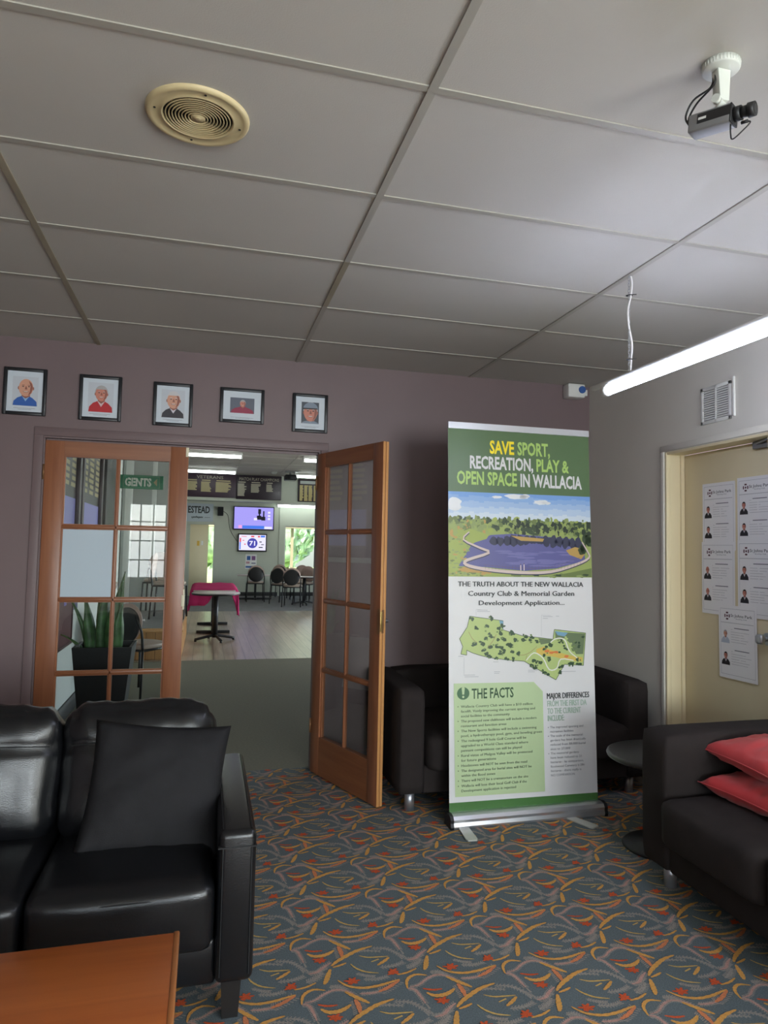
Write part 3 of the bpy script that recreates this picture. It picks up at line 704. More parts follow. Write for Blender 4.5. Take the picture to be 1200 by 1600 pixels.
# printed site plan
MAP = [(.117,1.073),(.311,1.047),(.31,.998),(.431,.962),(.516,.954),(.609,.942),(.619,.996),(.813,.974),(.794,.795),(.677,.804),(.622,.721),(.433,.827),(.323,.837),(.219,.853),(.174,.864),(.131,.878),(.098,.893),(.098,.867),(.065,.873),(.076,.913),(.058,.954),(.102,1.015)]
TR = [(.213,1.02),(.228,.979),(.239,.965),(.288,1.006),(.303,1.019),(.295,.978),(.31,.95),(.28,.944),(.205,.952),(.19,.925),(.197,.891),(.211,.87),(.234,.907),(.272,.906),(.301,.902),(.339,.919),(.354,.915),(.361,.88),(.399,.869),(.316,.888),(.294,.872),(.146,.926),(.154,1.007),(.132,1.059),(.243,1.058),(.359,.981),(.447,.959),(.477,.955),(.512,.93),(.381,.939),(.431,.941),(.469,.941),(.271,.848),(.226,.856),(.323,.844),(.368,.843),(.554,.89),(.553,.856),(.49,.829),(.529,.818),(.584,.834),(.497,.788),(.551,.762),(.574,.751),(.475,.802),(.661,.794),(.648,.763),(.768,.802),(.717,.81),(.757,.827),(.593,.911)]
b = MB(); flat(b, MAP, .0006, 0)
for i in range(len(MAP)): stroke(b, [MAP[i], MAP[(i+1) % len(MAP)]], .003, .003, .0008, 2, 1)
flat(b, [(.622,.984),(.809,.971),(.794,.858),(.75,.858),(.719,.915),(.68,.948),(.625,.945)], .0009, 6); flat(b, [(.52,.95),(.609,.94),(.593,.923),(.535,.915)], .0009, 6)
flat(b, [(.622,.988),(.701,.976),(.681,.957),(.637,.965)], .0011, 4); flat(b, [(.288, 1.048), (.311, 1.045), (.31, 1.0), (.296, 1.02)], .0011, 4)
flat(b, [(.507,.891),(.554,.904),(.6,.883),(.71,.852),(.789,.84),(.788,.815),(.709,.824),(.607,.848),(.506,.864)], .0011, 3)
for u, v in ((.57, .878), (.60, .87), (.625, .872), (.69, .848)): blob(b, u, v, .016, .007, .0013, 7)
for u, v in TR:
    blob(b, u, v, rn.uniform(.008, .016), rn.uniform(.007, .013), .0014, 2, 10, .4); blob(b, u+rn.uniform(-.018, .018), v+rn.uniform(-.014, .014), rn.uniform(.005, .010), rn.uniform(.004, .008), .00142, 2, 9, .4)
    if rn.random() < .5: blob(b, u+rn.uniform(-.02, .02), v+rn.uniform(-.015, .015), .006, .005, .00145, 1, 8, .3)
for i in range(30): blob(b, rn.uniform(.64, .80), rn.uniform(.87, .955), .008, .006, .00141, rn.choice((2, 1, 0)), 8, .3) if i else None
for P_ in ([(.445,.831),(.491,.871),(.545,.842),(.582,.778),(.629,.784),(.654,.833),(.733,.824)], [(.593,.925),(.617,.942),(.653,.948),(.684,.934),(.699,.895),(.718,.866),(.757,.837)]): stroke(b, P_, .005, .007, .0016, 5)
for P_ in ([(.51, .905), (.47, .875), (.43, .86), (.40, .862)], [(.44, .83), (.45, .86)], [(.16, .93), (.13, .955), (.11, .99)], [(.215, .90), (.25, .94), (.27, .975)]): stroke(b, P_, .002, .0025, .0015, 8)
for a_, c_ in (((.154,1.11),(.154,1.076)), ((.542,1.076),(.539,.961)), ((.083,.853),(.082,.759)), ((.154,1.11),(.215,1.104)), ((.542,1.076),(.60,1.073))): stroke(b, [a_, c_], .0014, .0014, .0006, 9, 1)
for u, v, w in ((.16, 1.106, .06), (.16, 1.098, .075), (.55, 1.068, .06), (.63, 1.070, .02), (.55, 1.058, .03), (.085, .762, .06), (.085, .753, .08), (.255, .775, .035), (.255, .767, .03), (.25, .828, .03), (.455, .778, .06), (.455, .769, .04), (.66, .765, .085), (.05, .862, .03)):
    stroke(b, [(u, v), (u+w, v-.001)], .0028, .0028, .0006, 9, 1)
b.build('site_plan', [pm('plan_green', 176, 194, 122), pm('plan_olive', 110, 132, 80), pm('plan_tree', 52, 78, 52), pm('plan_ochre', 208, 182, 88), pm('plan_blue', 116, 160, 186), pm('plan_path', 226, 226, 214), pm('plan_wood', 104, 122, 88), pm('plan_orange', 214, 122, 62), pm('plan_track', 150, 120, 84), pm('plan_note', 176, 178, 180)], pan)
b = MB(); flat(b, [(.024,.720),(.488,.714),(.541,.662),(.544,.133),(.029,.140)], .0006); fb = b.build('facts_box', 'b_facts', pan)
b = MB(); blob(b, .0768, .667, .035, .0325, .0012, 0, 32, 0)
flat(b, [(.068, .693), (.0856, .693), (.082, .661), (.0716, .661)], .0016, 1); blob(b, .0768, .6935, .0088, .006, .00162, 1, 16, 0); blob(b, .0768, .649, .0062, .006, .0016, 1, 16, 0); b.build('exclamation_badge', ['b_mgreen', 'b_facts'], pan)
b = MB(); T(b, 'THE FACTS', .125, .367, .638, .052, 0, .018); b.build('facts_title', 'b_dgreen', pan)
FX = [('Wallacia Country Club will have a $10 million', .478, 1), ('facelift. Vastly improving the current sporting and', .492, 0), ('social facilities to the community', .342, 0), ('The proposed new clubhouse will include a modern', .500, 1), ('restaurant and function areas', .322, 0), ('The New Sports facilities will include a swimming', .499, 1), ('pool, a hydrotherapy pool, gym, and bowling green', .531, 0), ('The redesigned 9 hole Golf Course will be', .437, 1), ('upgraded to a World Class standard where', .448, 0), ('pennant competitions can still be played', .41, 0), ('Rural vistas of Mulgoa Valley will be protected', .472, 1), ('for future generations', .26, 0), ('Headstones will NOT be seen from the road', .44, 1), ('The designated area for burial sites will NOT be', .466, 1), ('within the flood zones', .254, 0), ('There will NOT be a crematorium on the site', .445, 1), ('Wallacia will lose their local Golf Club if the', .436, 1), ('Development application is rejected', .373, 0)]
b = MB(); v = .594
for s_, u1, bl in FX:
    if bl: blob(b, .047, v+.005, .003, .003, .0012, 0, 8, 0); v -= .0015
    T(b, s_, .063, u1, v, .0125, 0, 0, dbl=1); v -= .0246
b.build('facts_list', 'b_grey', pan)
b = MB(); T(b, 'MAJOR DIFFERENCES', .565, .823, .620, .030, 0, 0, dbl=2); T(b, 'FROM THE FIRST DA', .566, .806, .579, .030, 1, 0, dbl=2); T(b, 'TO THE CURRENT', .566, .769, .539, .030, 1, 0, dbl=2); T(b, 'INCLUDE:', .567, .666, .501, .030, 1, 0, dbl=2)
b.build('differences_title', ['b_ink', 'b_sage'], pan)
DX = [('The improved sporting and', .783, 1), ('recreation facilities', .722, 0), ('The scale of the memorial', .778, 1), ('gardens has been drastically', .797, 0), ('reduced from 88,000 burial', .795, 0), ('sites to 27,000', .70, 0), ('The memorial gardens', .752, 1), ('have been reduced to 21', .768, 0), ('hectares - by comparison,', .78, 0), ('Rookwood Cemetery is 286', .785, 0), ('hectares - there really is', .765, 0), ('NO COMPARISON', .724, 0)]
b = MB(); v = .462
for s_, u1, bl in DX:
    if bl: blob(b, .570, v+.005, .0025, .0025, .0012, 0, 8, 0)
    T(b, s_, .581, u1, v, .0115, 0, 0, dbl=0); v -= .0231
b.build('differences_list', 'b_slate', pan)

# ------------------------------------------------------------------ black leather sofa
sf = thing('leather_sofa', (-1.05, -1.95, 0), 'shiny black leather sofa in front of the glazed timber door', 'sofa')
yf, yb = -2.35, -1.50
b = MB(); b.box(-1.64, -.46, yf+.03, yb, .10, .24, 0, .015); sb = b.build('base_rail', 'leather', sf)
for x0, x1 in ((-.465, -.352), (-1.76, -1.645)):
    b = MB(); b.box(x0, x1, yf-.005, yb+.01, .115, .562, 0, .022, 4)
    a = b.build('armrest', 'leather', sf)
    b = MB()
    for z in (.515,): b.box(x0-.001, x1+.001, yf-.0075, yf+.01, z-.002, z+.002)
    for x in (x0+.014, x1-.014): b.box(x-.0012, x+.0012, yf-.0072, yf, .14, .515); b.box(x-.0012, x+.0012, yf+.02, yb-.02, .5618, .5632)
    b.build('stitching', 'leather_seam', a)
b = MB(); b.box(-1.64, -.46, -1.68, yb, .12, .70, 0, .03, 3); b.build('back_frame', 'leather', sf)
def seatfn(w, p):
    return w
for i, (x0, x1) in enumerate(((-.992, -.472), (-1.640, -.996))):
    b = MB(); cx, hx = (x0+x1)/2, (x1-x0)/2
    b.puff((cx, -2.04, .325), (hx, .345, .10), .035, (.0, .012, .016), 14, wr=.004, wf=5, seed=i)
    c = b.build('seat_cushion', 'leather', sf)
    b = MB(); b.tube([(x0+.03, -2.376, .393), (cx, -2.389, .397), (x1-.03, -2.376, .393)], .0022, 6, sub=5); b.build('piping', 'leather_seam', c)
for i, (x0, x1) in enumerate(((-.995, -.478), (-1.640, -.999))):
    cx, hx = (x0+x1)/2, (x1-x0)/2
    def fn(w, p):
        k = max(0, p.z)                                # slouched, gathered top
        w = w.copy(); w.y += .0
        w.z += .005*math.sin(p.x*5.2+i)*k - .014*k*abs(p.x)**6 + .004*k*math.sin(p.x*23+i)*(.3+abs(p.x))
        w.y += -.007*k*math.sin(p.x*19+p.z*3)*abs(p.x)**1.3
        d = math.exp(-((p.z-.42)/.05)**2)              # stitched crease
        if w.y < 0: w.y += .016*d
        return w
    TT = Matrix.Translation((cx, -1.80, .615)) @ Matrix.Rotation(rad(-12), 4, 'X')
    b = MB(); b.puff((0, 0, 0), (hx, .095, .225), .07, (.004, .04, .015), 22, wr=.010, wf=7, seed=4+i, T=TT, fn=fn)
    c = b.build('back_cushion', 'leather', sf)
    b = MB(); b.tube([TT @ Vector(q) for q in ((-hx+.03, -.098, .088), (-hx*.5, -.119, .094), (0, -.124, .096), (hx*.5, -.119, .094), (hx-.03, -.098, .088))], .002, 6, sub=5); b.build('stitching', 'leather_seam', c)
for x in (-.415, -1.70):
    for y in (-2.30, -1.56):
        b = MB(); v = b.box(x-.03, x+.03, y-.03, y+.03, 0, .118)
        for q in v:
            if q.co.z < .01: q.co.x = x+(q.co.x-x)*.78; q.co.y = y+(q.co.y-y)*.78
        b.build('leg', 'black_wood', sf)
TT = Matrix.Translation((-.668, -1.985, .590)) @ Matrix.Rotation(rad(3), 4, 'Z') @ Matrix.Rotation(rad(66), 4, 'X') @ Matrix.Rotation(rad(-6), 4, 'Z')
b = MB(); b.pillow(.46, .44, .13, TT, 24, pinch=.07, wr=.006, seed=2)
tag(b.build('scatter_cushion', 'black_cloth'), 'black cloth cushion leaning on the leather sofa', 'cushion')

# coffee table in the near corner
ct = thing('coffee_table', (-1.15, -3.05, 0), 'orange brown timber coffee table in the near left corner', 'table')
b = MB(); b.box(-1.75, -.573, -3.38, -2.680, .420, .450, 0, .004, 2); tp = b.build('tabletop', 'table_wood', ct)
b = MB(); b.box(-.578, -.563, -3.38, -2.676, .418, .4515, 0, .004, 2); b.build('edge_strip', 'table_edge', tp)
b = MB(); b.box(-1.68, -.64, -3.31, -2.75, .33, .42); b.build('apron', 'table_wood', ct)
for x in (-1.66, -.67):
    for y in (-3.29, -2.78): b = MB(); b.box(x-.03, x+.03, y-.03, y+.03, 0, .42, 0, .004); b.build('leg', 'table_wood', ct)

# ------------------------------------------------------------------ two dark fabric sofas
def fabric_sofa(loc, rotz, wd, dp, label, seed, aw=.20):
    d = thing('fabric_sofa', loc, label, 'sofa', rotz=rotz); h = .665
    def P(nm, b, m='dark_fabric', p=d): return b.build(nm, m, p, world=False)
    b = MB(); b.box(-wd/2+aw-.01, wd/2-aw+.01, -dp+.012, -.02, .105, .25, 0, .012); P('base_rail', b)
    for s in (-1, 1):
        b = MB(); b.puff((s*(wd/2-aw/2), -dp/2, (h+.10)/2), (aw/2, dp/2, (h-.10)/2), .032, (.004, .003, .004), 8, wr=.0015, seed=seed+s); P('armrest', b)
    b = MB(); b.puff((0, -.10, (h+.10)/2), (wd/2-aw+.005, .10, (h-.10)/2), .032, (0, .01, .004), 8, wr=.002, seed=seed+5); P('backrest', b)
    n = 2; w1 = (wd-2*aw)/n
    for i in range(n):
        x = -wd/2+aw+w1*(i+.5)
        b = MB(); b.puff((x, -.18-(dp-.18+.055)/2, .325), (w1/2-.002, (dp-.18+.055)/2, .10), .045, (.0, .012, .014), 10, wr=.003, seed=seed+8+i); P('seat_cushion', b)
    for sx in (-1, 1):
        for y in (-dp+.09, -.09):
            b = MB(); b.cyl((sx*(wd/2-.09), y, 0), (sx*(wd/2-.09), y, .105), .027, .027, 24); P('leg', b, 'silver')
    return d
fabric_sofa((1.275, -.01, 0), 0, 1.55, .85, 'dark fabric sofa half hidden behind the pull-up banner', 1, .155)
fabric_sofa((2.118, -2.58, 0), -PI/2, 1.56, .765, 'dark fabric sofa on the right holding red cushions', 30)
for z, x, y, rz, tilt, sd, lb in ((.478, 1.715, -2.245, .03, rad(0), 3, 'lower of the two red cushions stacked on the right sofa'), (.612, 1.745, -2.205, -.07, rad(-3), 7, 'upper of the two red cushions stacked on the right sofa')):
    TT = Matrix.Translation((x, y, z)) @ Matrix.Rotation(rz, 4, 'Z') @ Matrix.Rotation(tilt, 4, 'Y')
    b = MB(); b.pillow(.45, .46, .135, TT, 26, pinch=.08, wr=.009, seed=sd); b.tube([TT @ Vector(((-.225*(1-.08*(1-v*v))), v*.23, 0)) for v in [q/8-1 for q in range(17)]], .0032, 6, sub=1)
    tag(b.build('red_cushion', 'red_cloth'), lb, 'cushion', 'red cushions on the right sofa')

# round side table
rt = thing('side_table', (1.655, -1.53, 0), 'round black side table between the two dark sofas', 'table')
TX, TY = 1.655, -1.53
b = MB(); b.lathe([(0, .425), (.252, .425), (.259, .430), (.262, .438), (.259, .446), (.248, .450), (0, .450)], (TX, TY, 0), 64); b.build('tabletop', mat('dark_table_laminate', (.035, .036, .034), .3), rt)
b = MB(); b.cyl((TX, TY, .03), (TX, TY, .426), .03, seg=24); b.build('pedestal', 'black', rt)
b = MB(); b.lathe([(0, 0.0), (.182, 0), (.187, .006), (.178, .016), (.15, .020), (.146, .026), (.11, .030), (.105, .036), (.04, .042), (0, .042)], (TX, TY, 0.001), 56); b.build('base_plate', 'black', rt)

# ------------------------------------------------------------------ framed portraits above the doors
SK = [mat('print_skin_a', srgb(214, 158, 132), .5), mat('print_skin_b', srgb(206, 132, 112), .5), mat('print_skin_shade', srgb(150, 92, 78), .5)]
PB = mat('print_backdrop', srgb(196, 202, 210), .5); INK = M['b_slate']
def pc(n, r, g, bl): return mat('print_cloth_'+n, srgb(r, g, bl), .5)
def portrait(b, o, ex, ez, w, h, face_k, hair, hat, lift, off=0):
    """generic smiling portrait: 0 backdrop 1 cloth 2 collar 3 skin 4 shade 5 hair 6 ink 7 teeth"""
    nn = Vector(ex).cross(Vector(ez))
    def Q(u, v, l): return Vector(o)+Vector(ex)*(u*w)+Vector(ez)*(v*h)+nn*(lift+l)
    def pg(pts, l, m): b.face([Q(u, v, l) for u, v in pts], m)
    def el(cu, cv, ru, rv, l, m, n=20, a0=0, a1=2*PI): pg([(cu+ru*math.cos(a0+(a1-a0)*k/n), cv+rv*math.sin(a0+(a1-a0)*k/n)) for k in range(n if a1-a0 > 6.2 else n+1)], l, m)
    k = face_k; cu = .52+off; fv = .24*k; fr = fv*h/w*.74; cv = min(.62, 1-fv*1.12); kk = fr/.2
    pg([(0, 0), (1, 0), (1, 1), (0, 1)], 0, 0)
    top = cv-fv*.95
    pg([(.03, 0), (.97, 0), (.95, top*.45), (.80, top*.80), (cu+.10*k, top*1.02), (cu-.10*k, top*1.02), (.20, top*.80), (.06, top*.45)], .0003, 1)
    pg([(cu-.15, top*.98), (cu, top*.45), (cu+.15, top*.98), (cu+.09, top*1.08), (cu-.09, top*1.08)], .0005, 2)
    pg([(cu-.6*fr, cv-fv*.5), (cu+.65*fr, cv-fv*.5), (cu+.6*fr, top*.98), (cu, top*.75), (cu-.55*fr, top*.98)], .0007, 4)
    if hair != 'bald': el(cu, cv+fv*.16, fr*1.10, fv*.98, .0008, 5)
    el(cu-fr*1.0, cv-fv*.06, fr*.14, fv*.2, .0009, 4, 10); el(cu+fr*1.0, cv-fv*.06, fr*.14, fv*.2, .0009, 4, 10)
    el(cu, cv, fr, fv, .0010, 3, 26)
    pg([(cu+fr*.35, cv+fv*.8), (cu+fr*.80, cv+fv*.5), (cu+fr*.97, cv), (cu+fr*.75, cv-fv*.6), (cu+fr*.3, cv-fv*.92), (cu+fr*.55, cv-fv*.4), (cu+fr*.62, cv+fv*.2)], .0012, 4)
    if hair != 'bald': el(cu, cv+fv*.40, fr*1.02, fv*.62, .0013, 5, 16, rad(18), rad(162))
    for s in (-1, 1):
        el(cu+s*fr*.40, cv+fv*.14, fr*.15, fv*.055, .0014, 6, 10); pg([(cu+s*fr*.2, cv+fv*.27), (cu+s*fr*.6, cv+fv*.25), (cu+s*fr*.58, cv+fv*.31), (cu+s*fr*.22, cv+fv*.33)], .0014, 5 if hair != 'bald' else 4)
    pg([(cu-fr*.06, cv+fv*.15), (cu+fr*.08, cv+fv*.15), (cu+fr*.2, cv-fv*.2), (cu-fr*.16, cv-fv*.2)], .0014, 4)
    el(cu, cv-fv*.40, fr*.42, fv*.15, .0014, 4, 16, PI, 2*PI); el(cu, cv-fv*.41, fr*.34, fv*.085, .0016, 7, 14, PI, 2*PI)
    if hat: el(cu, cv+fv*.35, fr*1.1, fv*.75, .0018, 1, 16, 0, PI); pg([(cu-fr*1.2, cv+fv*.30), (cu+fr*1.05, cv+fv*.36), (cu+fr*1.0, cv+fv*.48), (cu-fr*1.15, cv+fv*.46)], .0019, 6)
FR = [  # x0,x1,z0,z1, photo margins l r b t (fractions of inner), cloth, collar, hair, face size, hat, label
 (-1.705, -1.474, 2.172, 2.452, (.15, .13, .15, .13), (48, 96, 176), (142, 180, 216), 'bald', 1.25, 0, 'bald man in a blue jumper', 0),
 (-1.296, -1.058, 2.166, 2.441, (.15, .13, .14, .10), (188, 36, 44), (214, 188, 190), 'grey', 1.06, 0, 'white haired man in a red vest', 0),
 (-.876, -.643, 2.160, 2.430, (.14, .14, .14, .10), (52, 48, 56), (214, 210, 218), 'white', 1.22, 0, 'white haired man in a dark jacket', 0),
 (-.478, -.204, 2.206, 2.428, (.18, .18, .24, .22), (150, 44, 74), (150, 44, 74), 'grey', .95, 0, 'man in a red shirt, a landscape shaped print', 0),
 (-.023, .206, 2.173, 2.426, (.20, .20, .18, .16), (130, 142, 158), (160, 170, 184), 'grey', 1.75, 1, 'man in a dark cap, a close up', 0)]
inkm = mat('print_ink', srgb(40, 36, 36), .5); teeth = mat('print_teeth', srgb(226, 216, 208), .5); hw = mat('print_white_hair', srgb(206, 204, 206), .5); hg = mat('print_grey_hair', srgb(172, 170, 170), .5)
for i, (x0, x1, z0, z1, mg, cl, co, hair, fk, hat, lb, off) in enumerate(FR):
    p = thing('picture_frame', ((x0+x1)/2, 0, z0), 'black framed portrait of a '+lb, 'picture', 'framed portraits above the doors')
    fw = .020; y0 = -.020
    b = MB()
    for a in ((x0, x0+fw, z0, z1), (x1-fw, x1, z0, z1)): b.box(a[0], a[1], y0, -.001, a[2], a[3], 0, .003)
    for a in ((x0+fw-.002, x1-fw+.002, z0, z0+fw), (x0+fw-.002, x1-fw+.002, z1-fw, z1)): b.box(a[0], a[1], y0, -.001, a[2], a[3], 0, .003)
    b.build('frame', 'frame_black', p)
    b = MB(); b.box(x0+fw, x1-fw, -.010, -.001, z0+fw, z1-fw)
    ix, iw, iz, ih = x0+fw, x1-x0-2*fw, z0+fw, z1-z0-2*fw
    mo = b.build('mount', 'matboard', p)
    b = MB(); px, pw, pz, ph = ix+iw*mg[0], iw*(1-mg[0]-mg[1]), iz+ih*mg[2], ih*(1-mg[2]-mg[3])
    portrait(b, (px, 0, pz), (1, 0, 0), (0, 0, 1), pw, ph, fk, hair, hat, .0105, off)
    b.build('portrait_print', [PB if i < 3 else pc('backdrop%d' % i, *((96, 102, 116) if i == 3 else (70, 76, 84))), pc('garment%d' % i, *cl), pc('collar%d' % i, *co), SK[0 if i in (0, 2) else 1], SK[2], hw if hair == 'white' else hg, inkm, teeth], p)
    b = MB()
    for k, (a, c) in enumerate(((.2, .8), (.32, .7))): b.face([(ix+iw*a, -.0106, iz+ih*(.085-.03*k)), (ix+iw*c, -.0106, iz+ih*(.085-.03*k)), (ix+iw*c, -.0106, iz+ih*(.092-.03*k)), (ix+iw*a, -.0106, iz+ih*(.092-.03*k))])
    b.build('caption', 'b_slate', mo)

# ------------------------------------------------------------------ on the ceiling
vt = thing('ceiling_vent', (-.595, -2.595, H), 'round cream ventilation grille in the ceiling tiles', 'vent')
VC = (-.595, -2.595, H)
b = MB(); b.lathe([(.142, 0), (.141, -.007), (.134, -.012), (.126, -.010), (.104, -.006), (.100, -.010), (.096, -.010), (.094, -.002)], VC, 72); b.build('rim', 'beige_vent', vt)
b = MB(); b.lathe([(0, -.0012), (.096, -.0012)], VC, 48); b.build('duct_opening', 'blackmatt', vt)
for k in range(8):
    r = .0895-k*.0088
    b = MB(); b.lathe([(r, -.0085), (r-.0022, -.0105), (r-.0035, -.0045), (r-.0015, -.0030), (r, -.0085)], VC, 64); b.build('louvre_ring', 'beige_vent', vt)
b = MB(); b.lathe([(.021, -.003), (.020, -.009), (.012, -.0075), (.010, -.010), (0, -.011)], VC, 32); b.build('hub', 'beige_vent', vt)
b = MB()
for a in (40, 130, 220, 310): ca, sa = math.cos(rad(a)), math.sin(rad(a)); b.tube([(VC[0]+ca*.018, VC[1]+sa*.018, H-.004), (VC[0]+ca*.095, VC[1]+sa*.095, H-.004)], .0016, 6, sub=1)
b.build('spoke', 'beige_vent', vt)
for a in (10, 100, 190, 280):
    b = MB(); q = Vector((VC[0]+.117*math.cos(rad(a)), VC[1]+.117*math.sin(rad(a)), H-.0086)); b.cyl(q, q+Vector((0, 0, -.0015)), .0035, seg=10); b.build('screw', 'blackmatt', vt)

cc = thing('security_camera', (.650, -3.205, H), 'grey and black security camera on a white ceiling bracket', 'camera')
CX, CYY = .652, -3.205
b = MB(); b.lathe([(.0, -.018), (.041, -.018), (.044, -.015), (.045, 0), (0, 0)], (CX, CYY, H), 48)
for k in range(36): a = 2*PI*k/36; b.tube([(CX+.045*math.cos(a), CYY+.045*math.sin(a), H-.002), (CX+.044*math.cos(a), CYY+.044*math.sin(a), H-.014)], .0012, 4, sub=1)
b.build('mounting_disc', 'offwhite', cc)
b = MB(); v = b.box(CX-.016, CX+.016, CYY-.013, CYY+.013, H-.098, H-.019, 0, .0015)
for q in v:
    t = (H-.019-q.co.z)/.079; q.co.x = CX+(q.co.x-CX)*(1.15-.35*t)
b.build('stem', 'offwhite', cc)
FD = Vector((.50, -.86, -.09)).normalized(); SD = Vector((FD.y, -FD.x, 0)).normalized(); UD = SD.cross(FD)
if UD.z < 0: UD = -UD
BC = Vector((CX-.006, CYY+.004, H-.139)); K = .74
TB = Matrix((FD, SD, UD)).transposed().to_4x4() @ Matrix.Scale(K, 4); TB.translation = BC
b = MB(); b.cyl(TB @ Vector((.006, -.034, .046)), TB @ Vector((.006, .034, .046)), .009, seg=20); b.lathe([(0, .0), (.018, 0), (.019, .007), (.0, .007)], (CX, CYY, H-.119), 28); b.cyl(TB @ Vector((.006, .032, .046)), TB @ Vector((.006, .050, .046)), .011, seg=8); b.cyl(TB @ Vector((.006, -.050, .046)), TB @ Vector((.006, -.032, .046)), .011, seg=8); b.build('swivel_joint', 'offwhite', cc)
b = MB(); b.box(-.090, .050, -.031, .031, -.034, .028, 0, .007, 3, TB); body = b.build('body', 'grey_plastic', cc)
sgn = 1 if (TB @ Vector((0, 1, 0))-BC).dot(Vector((-.53, -4.64, 1.4))-BC) > 0 else -1
b = MB()
for s in (-1, 1): b.box(-.058, .052, s*.0314-.0008, s*.0314+.0008, -.012, .020, 0, 0, 2, TB)
b.box(.047, .0535, -.0305, .0305, -.0335, .0275, 0, .003, 2, TB); b.build('side_panel', 'black', body)
b = MB(); b.prism([TB @ Vector((x, sgn*.0325, z)) for x, z in ((-.054, -.001), (-.028, -.001), (-.028, .007), (-.054, .007))], SD*(.0004*sgn)); b.build('badge', 'white', body)
b = MB()
for x0_, x1_, r0_, r1_ in ((.05, .075, .0235, .0235), (.072, .100, .018, .019), (.097, .118, .0235, .0225)): b.cyl(TB @ Vector((x0_, 0, -.002)), TB @ Vector((x1_, 0, -.002)), r0_*K, r1_*K, 28)
le = b.build('lens_barrel', 'black', cc)
b = MB(); b.cyl(TB @ Vector((.1181, 0, -.002)), TB @ Vector((.1188, 0, -.002)), .0145*K, seg=24); b.build('lens_glass', mat('lens_glass', (.01, .012, .016), .08), le)
b = MB(); b.tube([TB @ Vector(q) for q in ((.045, .006*sgn, -.034), (.050, .012*sgn, -.070), (.058, .010*sgn, -.088), (.090, .002, -.060), (.104, -.004, -.040), (.090, -.004, -.034))], .0018, 8, sub=5); b.cyl(TB @ Vector((.075, -.003, -.035)), TB @ Vector((.096, -.004, -.034)), .004); b.build('lens_cable', 'black', cc)
for o_ in (-.012, .012):
    b = MB(); b.tube([TB @ Vector((-.088, o_, .008-abs(o_))), TB @ Vector((-.108, o_, .035)), TB @ Vector((-.085, o_*1.1, .085)), Vector((CX-.020, CYY+.008+o_*.4, H-.055)), Vector((CX-.014, CYY+.006+o_*.3, H-.022))], .0027, 8, sub=6); b.build('power_cable', 'black', cc)

ft = thing('fluorescent_light', (1.2, -2.36, 2.16), 'lit fluorescent tube hanging on chains over the right sofa', 'light')
b = MB(); b.box(1.190, 1.210, -3.02, -1.660, 2.186, 2.204, 0, .003); b.build('housing', 'white', ft)
b = MB(); b.cyl((1.2, -2.98, 2.162), (1.2, -1.80, 2.162), .022, seg=24, m=0); b.build('tube', 'tube', ft)
for y in (-1.80, -3.0):
    b = MB(); b.lathe([(.0225, -.022), (.0245, -.022), (.0245, .006), (.0225, .006)], (0, 0, 0), 28); b.bm.transform(Matrix.Translation((1.2, y+.014, 2.162)) @ Matrix.Rotation(PI/2, 4, 'X'))
    b.cyl((1.2, y, 2.162), (1.2, y+.02, 2.162), .013); b.box(1.186, 1.214, y+.012, y+.05, 2.14, 2.19, 0, .003); b.build('lamp_holder', 'white', ft)
for y in (-1.957, -2.86):
    b = MB(); z = 2.205; k = 0
    while z < H-.004:
        a = (math.cos(k*PI/2), math.sin(k*PI/2)); r = .0075
        pts = [Vector((1.2+a[0]*r*.55*math.cos(t), y+a[1]*r*.55*math.cos(t), z+r+.008*math.sin(t)*1.1)) for t in [q*PI/5 for q in range(11)]]
        b.tube(pts, .0013, 5, sub=1); z += .0135; k += 1
    b.build('chain', 'steelgrey', ft)
b = MB(); b.tube([(1.206, -1.957, H), (1.214, -1.957, 2.60), (1.207, -1.958, 2.54), (1.193, -1.958, 2.48), (1.199, -1.957, 2.41), (1.214, -1.957, 2.33), (1.210, -1.958, 2.27), (1.205, -1.957, 2.212)], .0045, 8, sub=6); b.build('flex_cable', 'cable_white', ft)
b = MB()
for z in (2.545, 2.262):
    b = MB(); b.tube([(1.19, -1.95, z), (1.203, -1.968, z), (1.216, -1.957, z), (1.203, -1.945, z), (1.19, -1.95, z), (1.203, -1.966, z), (1.228, -1.97, z+.003)], .002, 6, sub=3); b.build('cable_tie', 'black', ft)

wb = thing('ceiling_detector', (2.0, -.05, 2.53), 'small white wall box with a blue disc in the ceiling corner', 'detector')
b = MB(); b.box(1.915, 2.045, -.095, -.001, 2.532, 2.630, 0, .008, 3); b.build('housing', 'white', wb)
b = MB(); b.cyl((2.02, -.095, 2.588), (2.02, -.103, 2.588), .026, seg=28); b.build('blue_disc', 'blue_lens', wb)
b = MB(); b.box(2.046, 2.085, -.06, -.002, 2.555, 2.60, 0, .004); b.build('side_bracket', 'white', wb)

wv = thing('wall_vent', (XR, -1.355, 2.14), 'square white louvred vent high on the right wall', 'vent')
y0, y1, z0, z1 = -1.475, -1.235, 2.150, 2.358
b = MB(); x = XR-.009
for a in ((y0, y0+.02, z0, z1), (y1-.02, y1, z0, z1), (y0, y1, z0, z0+.02), (y0, y1, z1-.02, z1), (-1.361, -1.349, z0, z1)): b.box(x, XR-.0005, a[0], a[1], a[2], a[3], 0, .002)
b.build('frame', 'white', wv)
for k in range(13):
    z = z0+.028+k*(z1-z0-.056)/12
    b = MB(); v = b.box(XR-.008, XR-.001, y0+.018, y1-.018, z-.0035, z+.0035); b.build('louvre', 'white', wv)
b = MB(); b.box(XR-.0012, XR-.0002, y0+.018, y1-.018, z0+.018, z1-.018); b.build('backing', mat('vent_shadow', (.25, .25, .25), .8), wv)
b = MB(); b.box(XR-.012, XR-.0005, y0-.028, y0-.018, z0+.01, z1+.015, 0, .002); b.build('side_strip', 'white', wv)

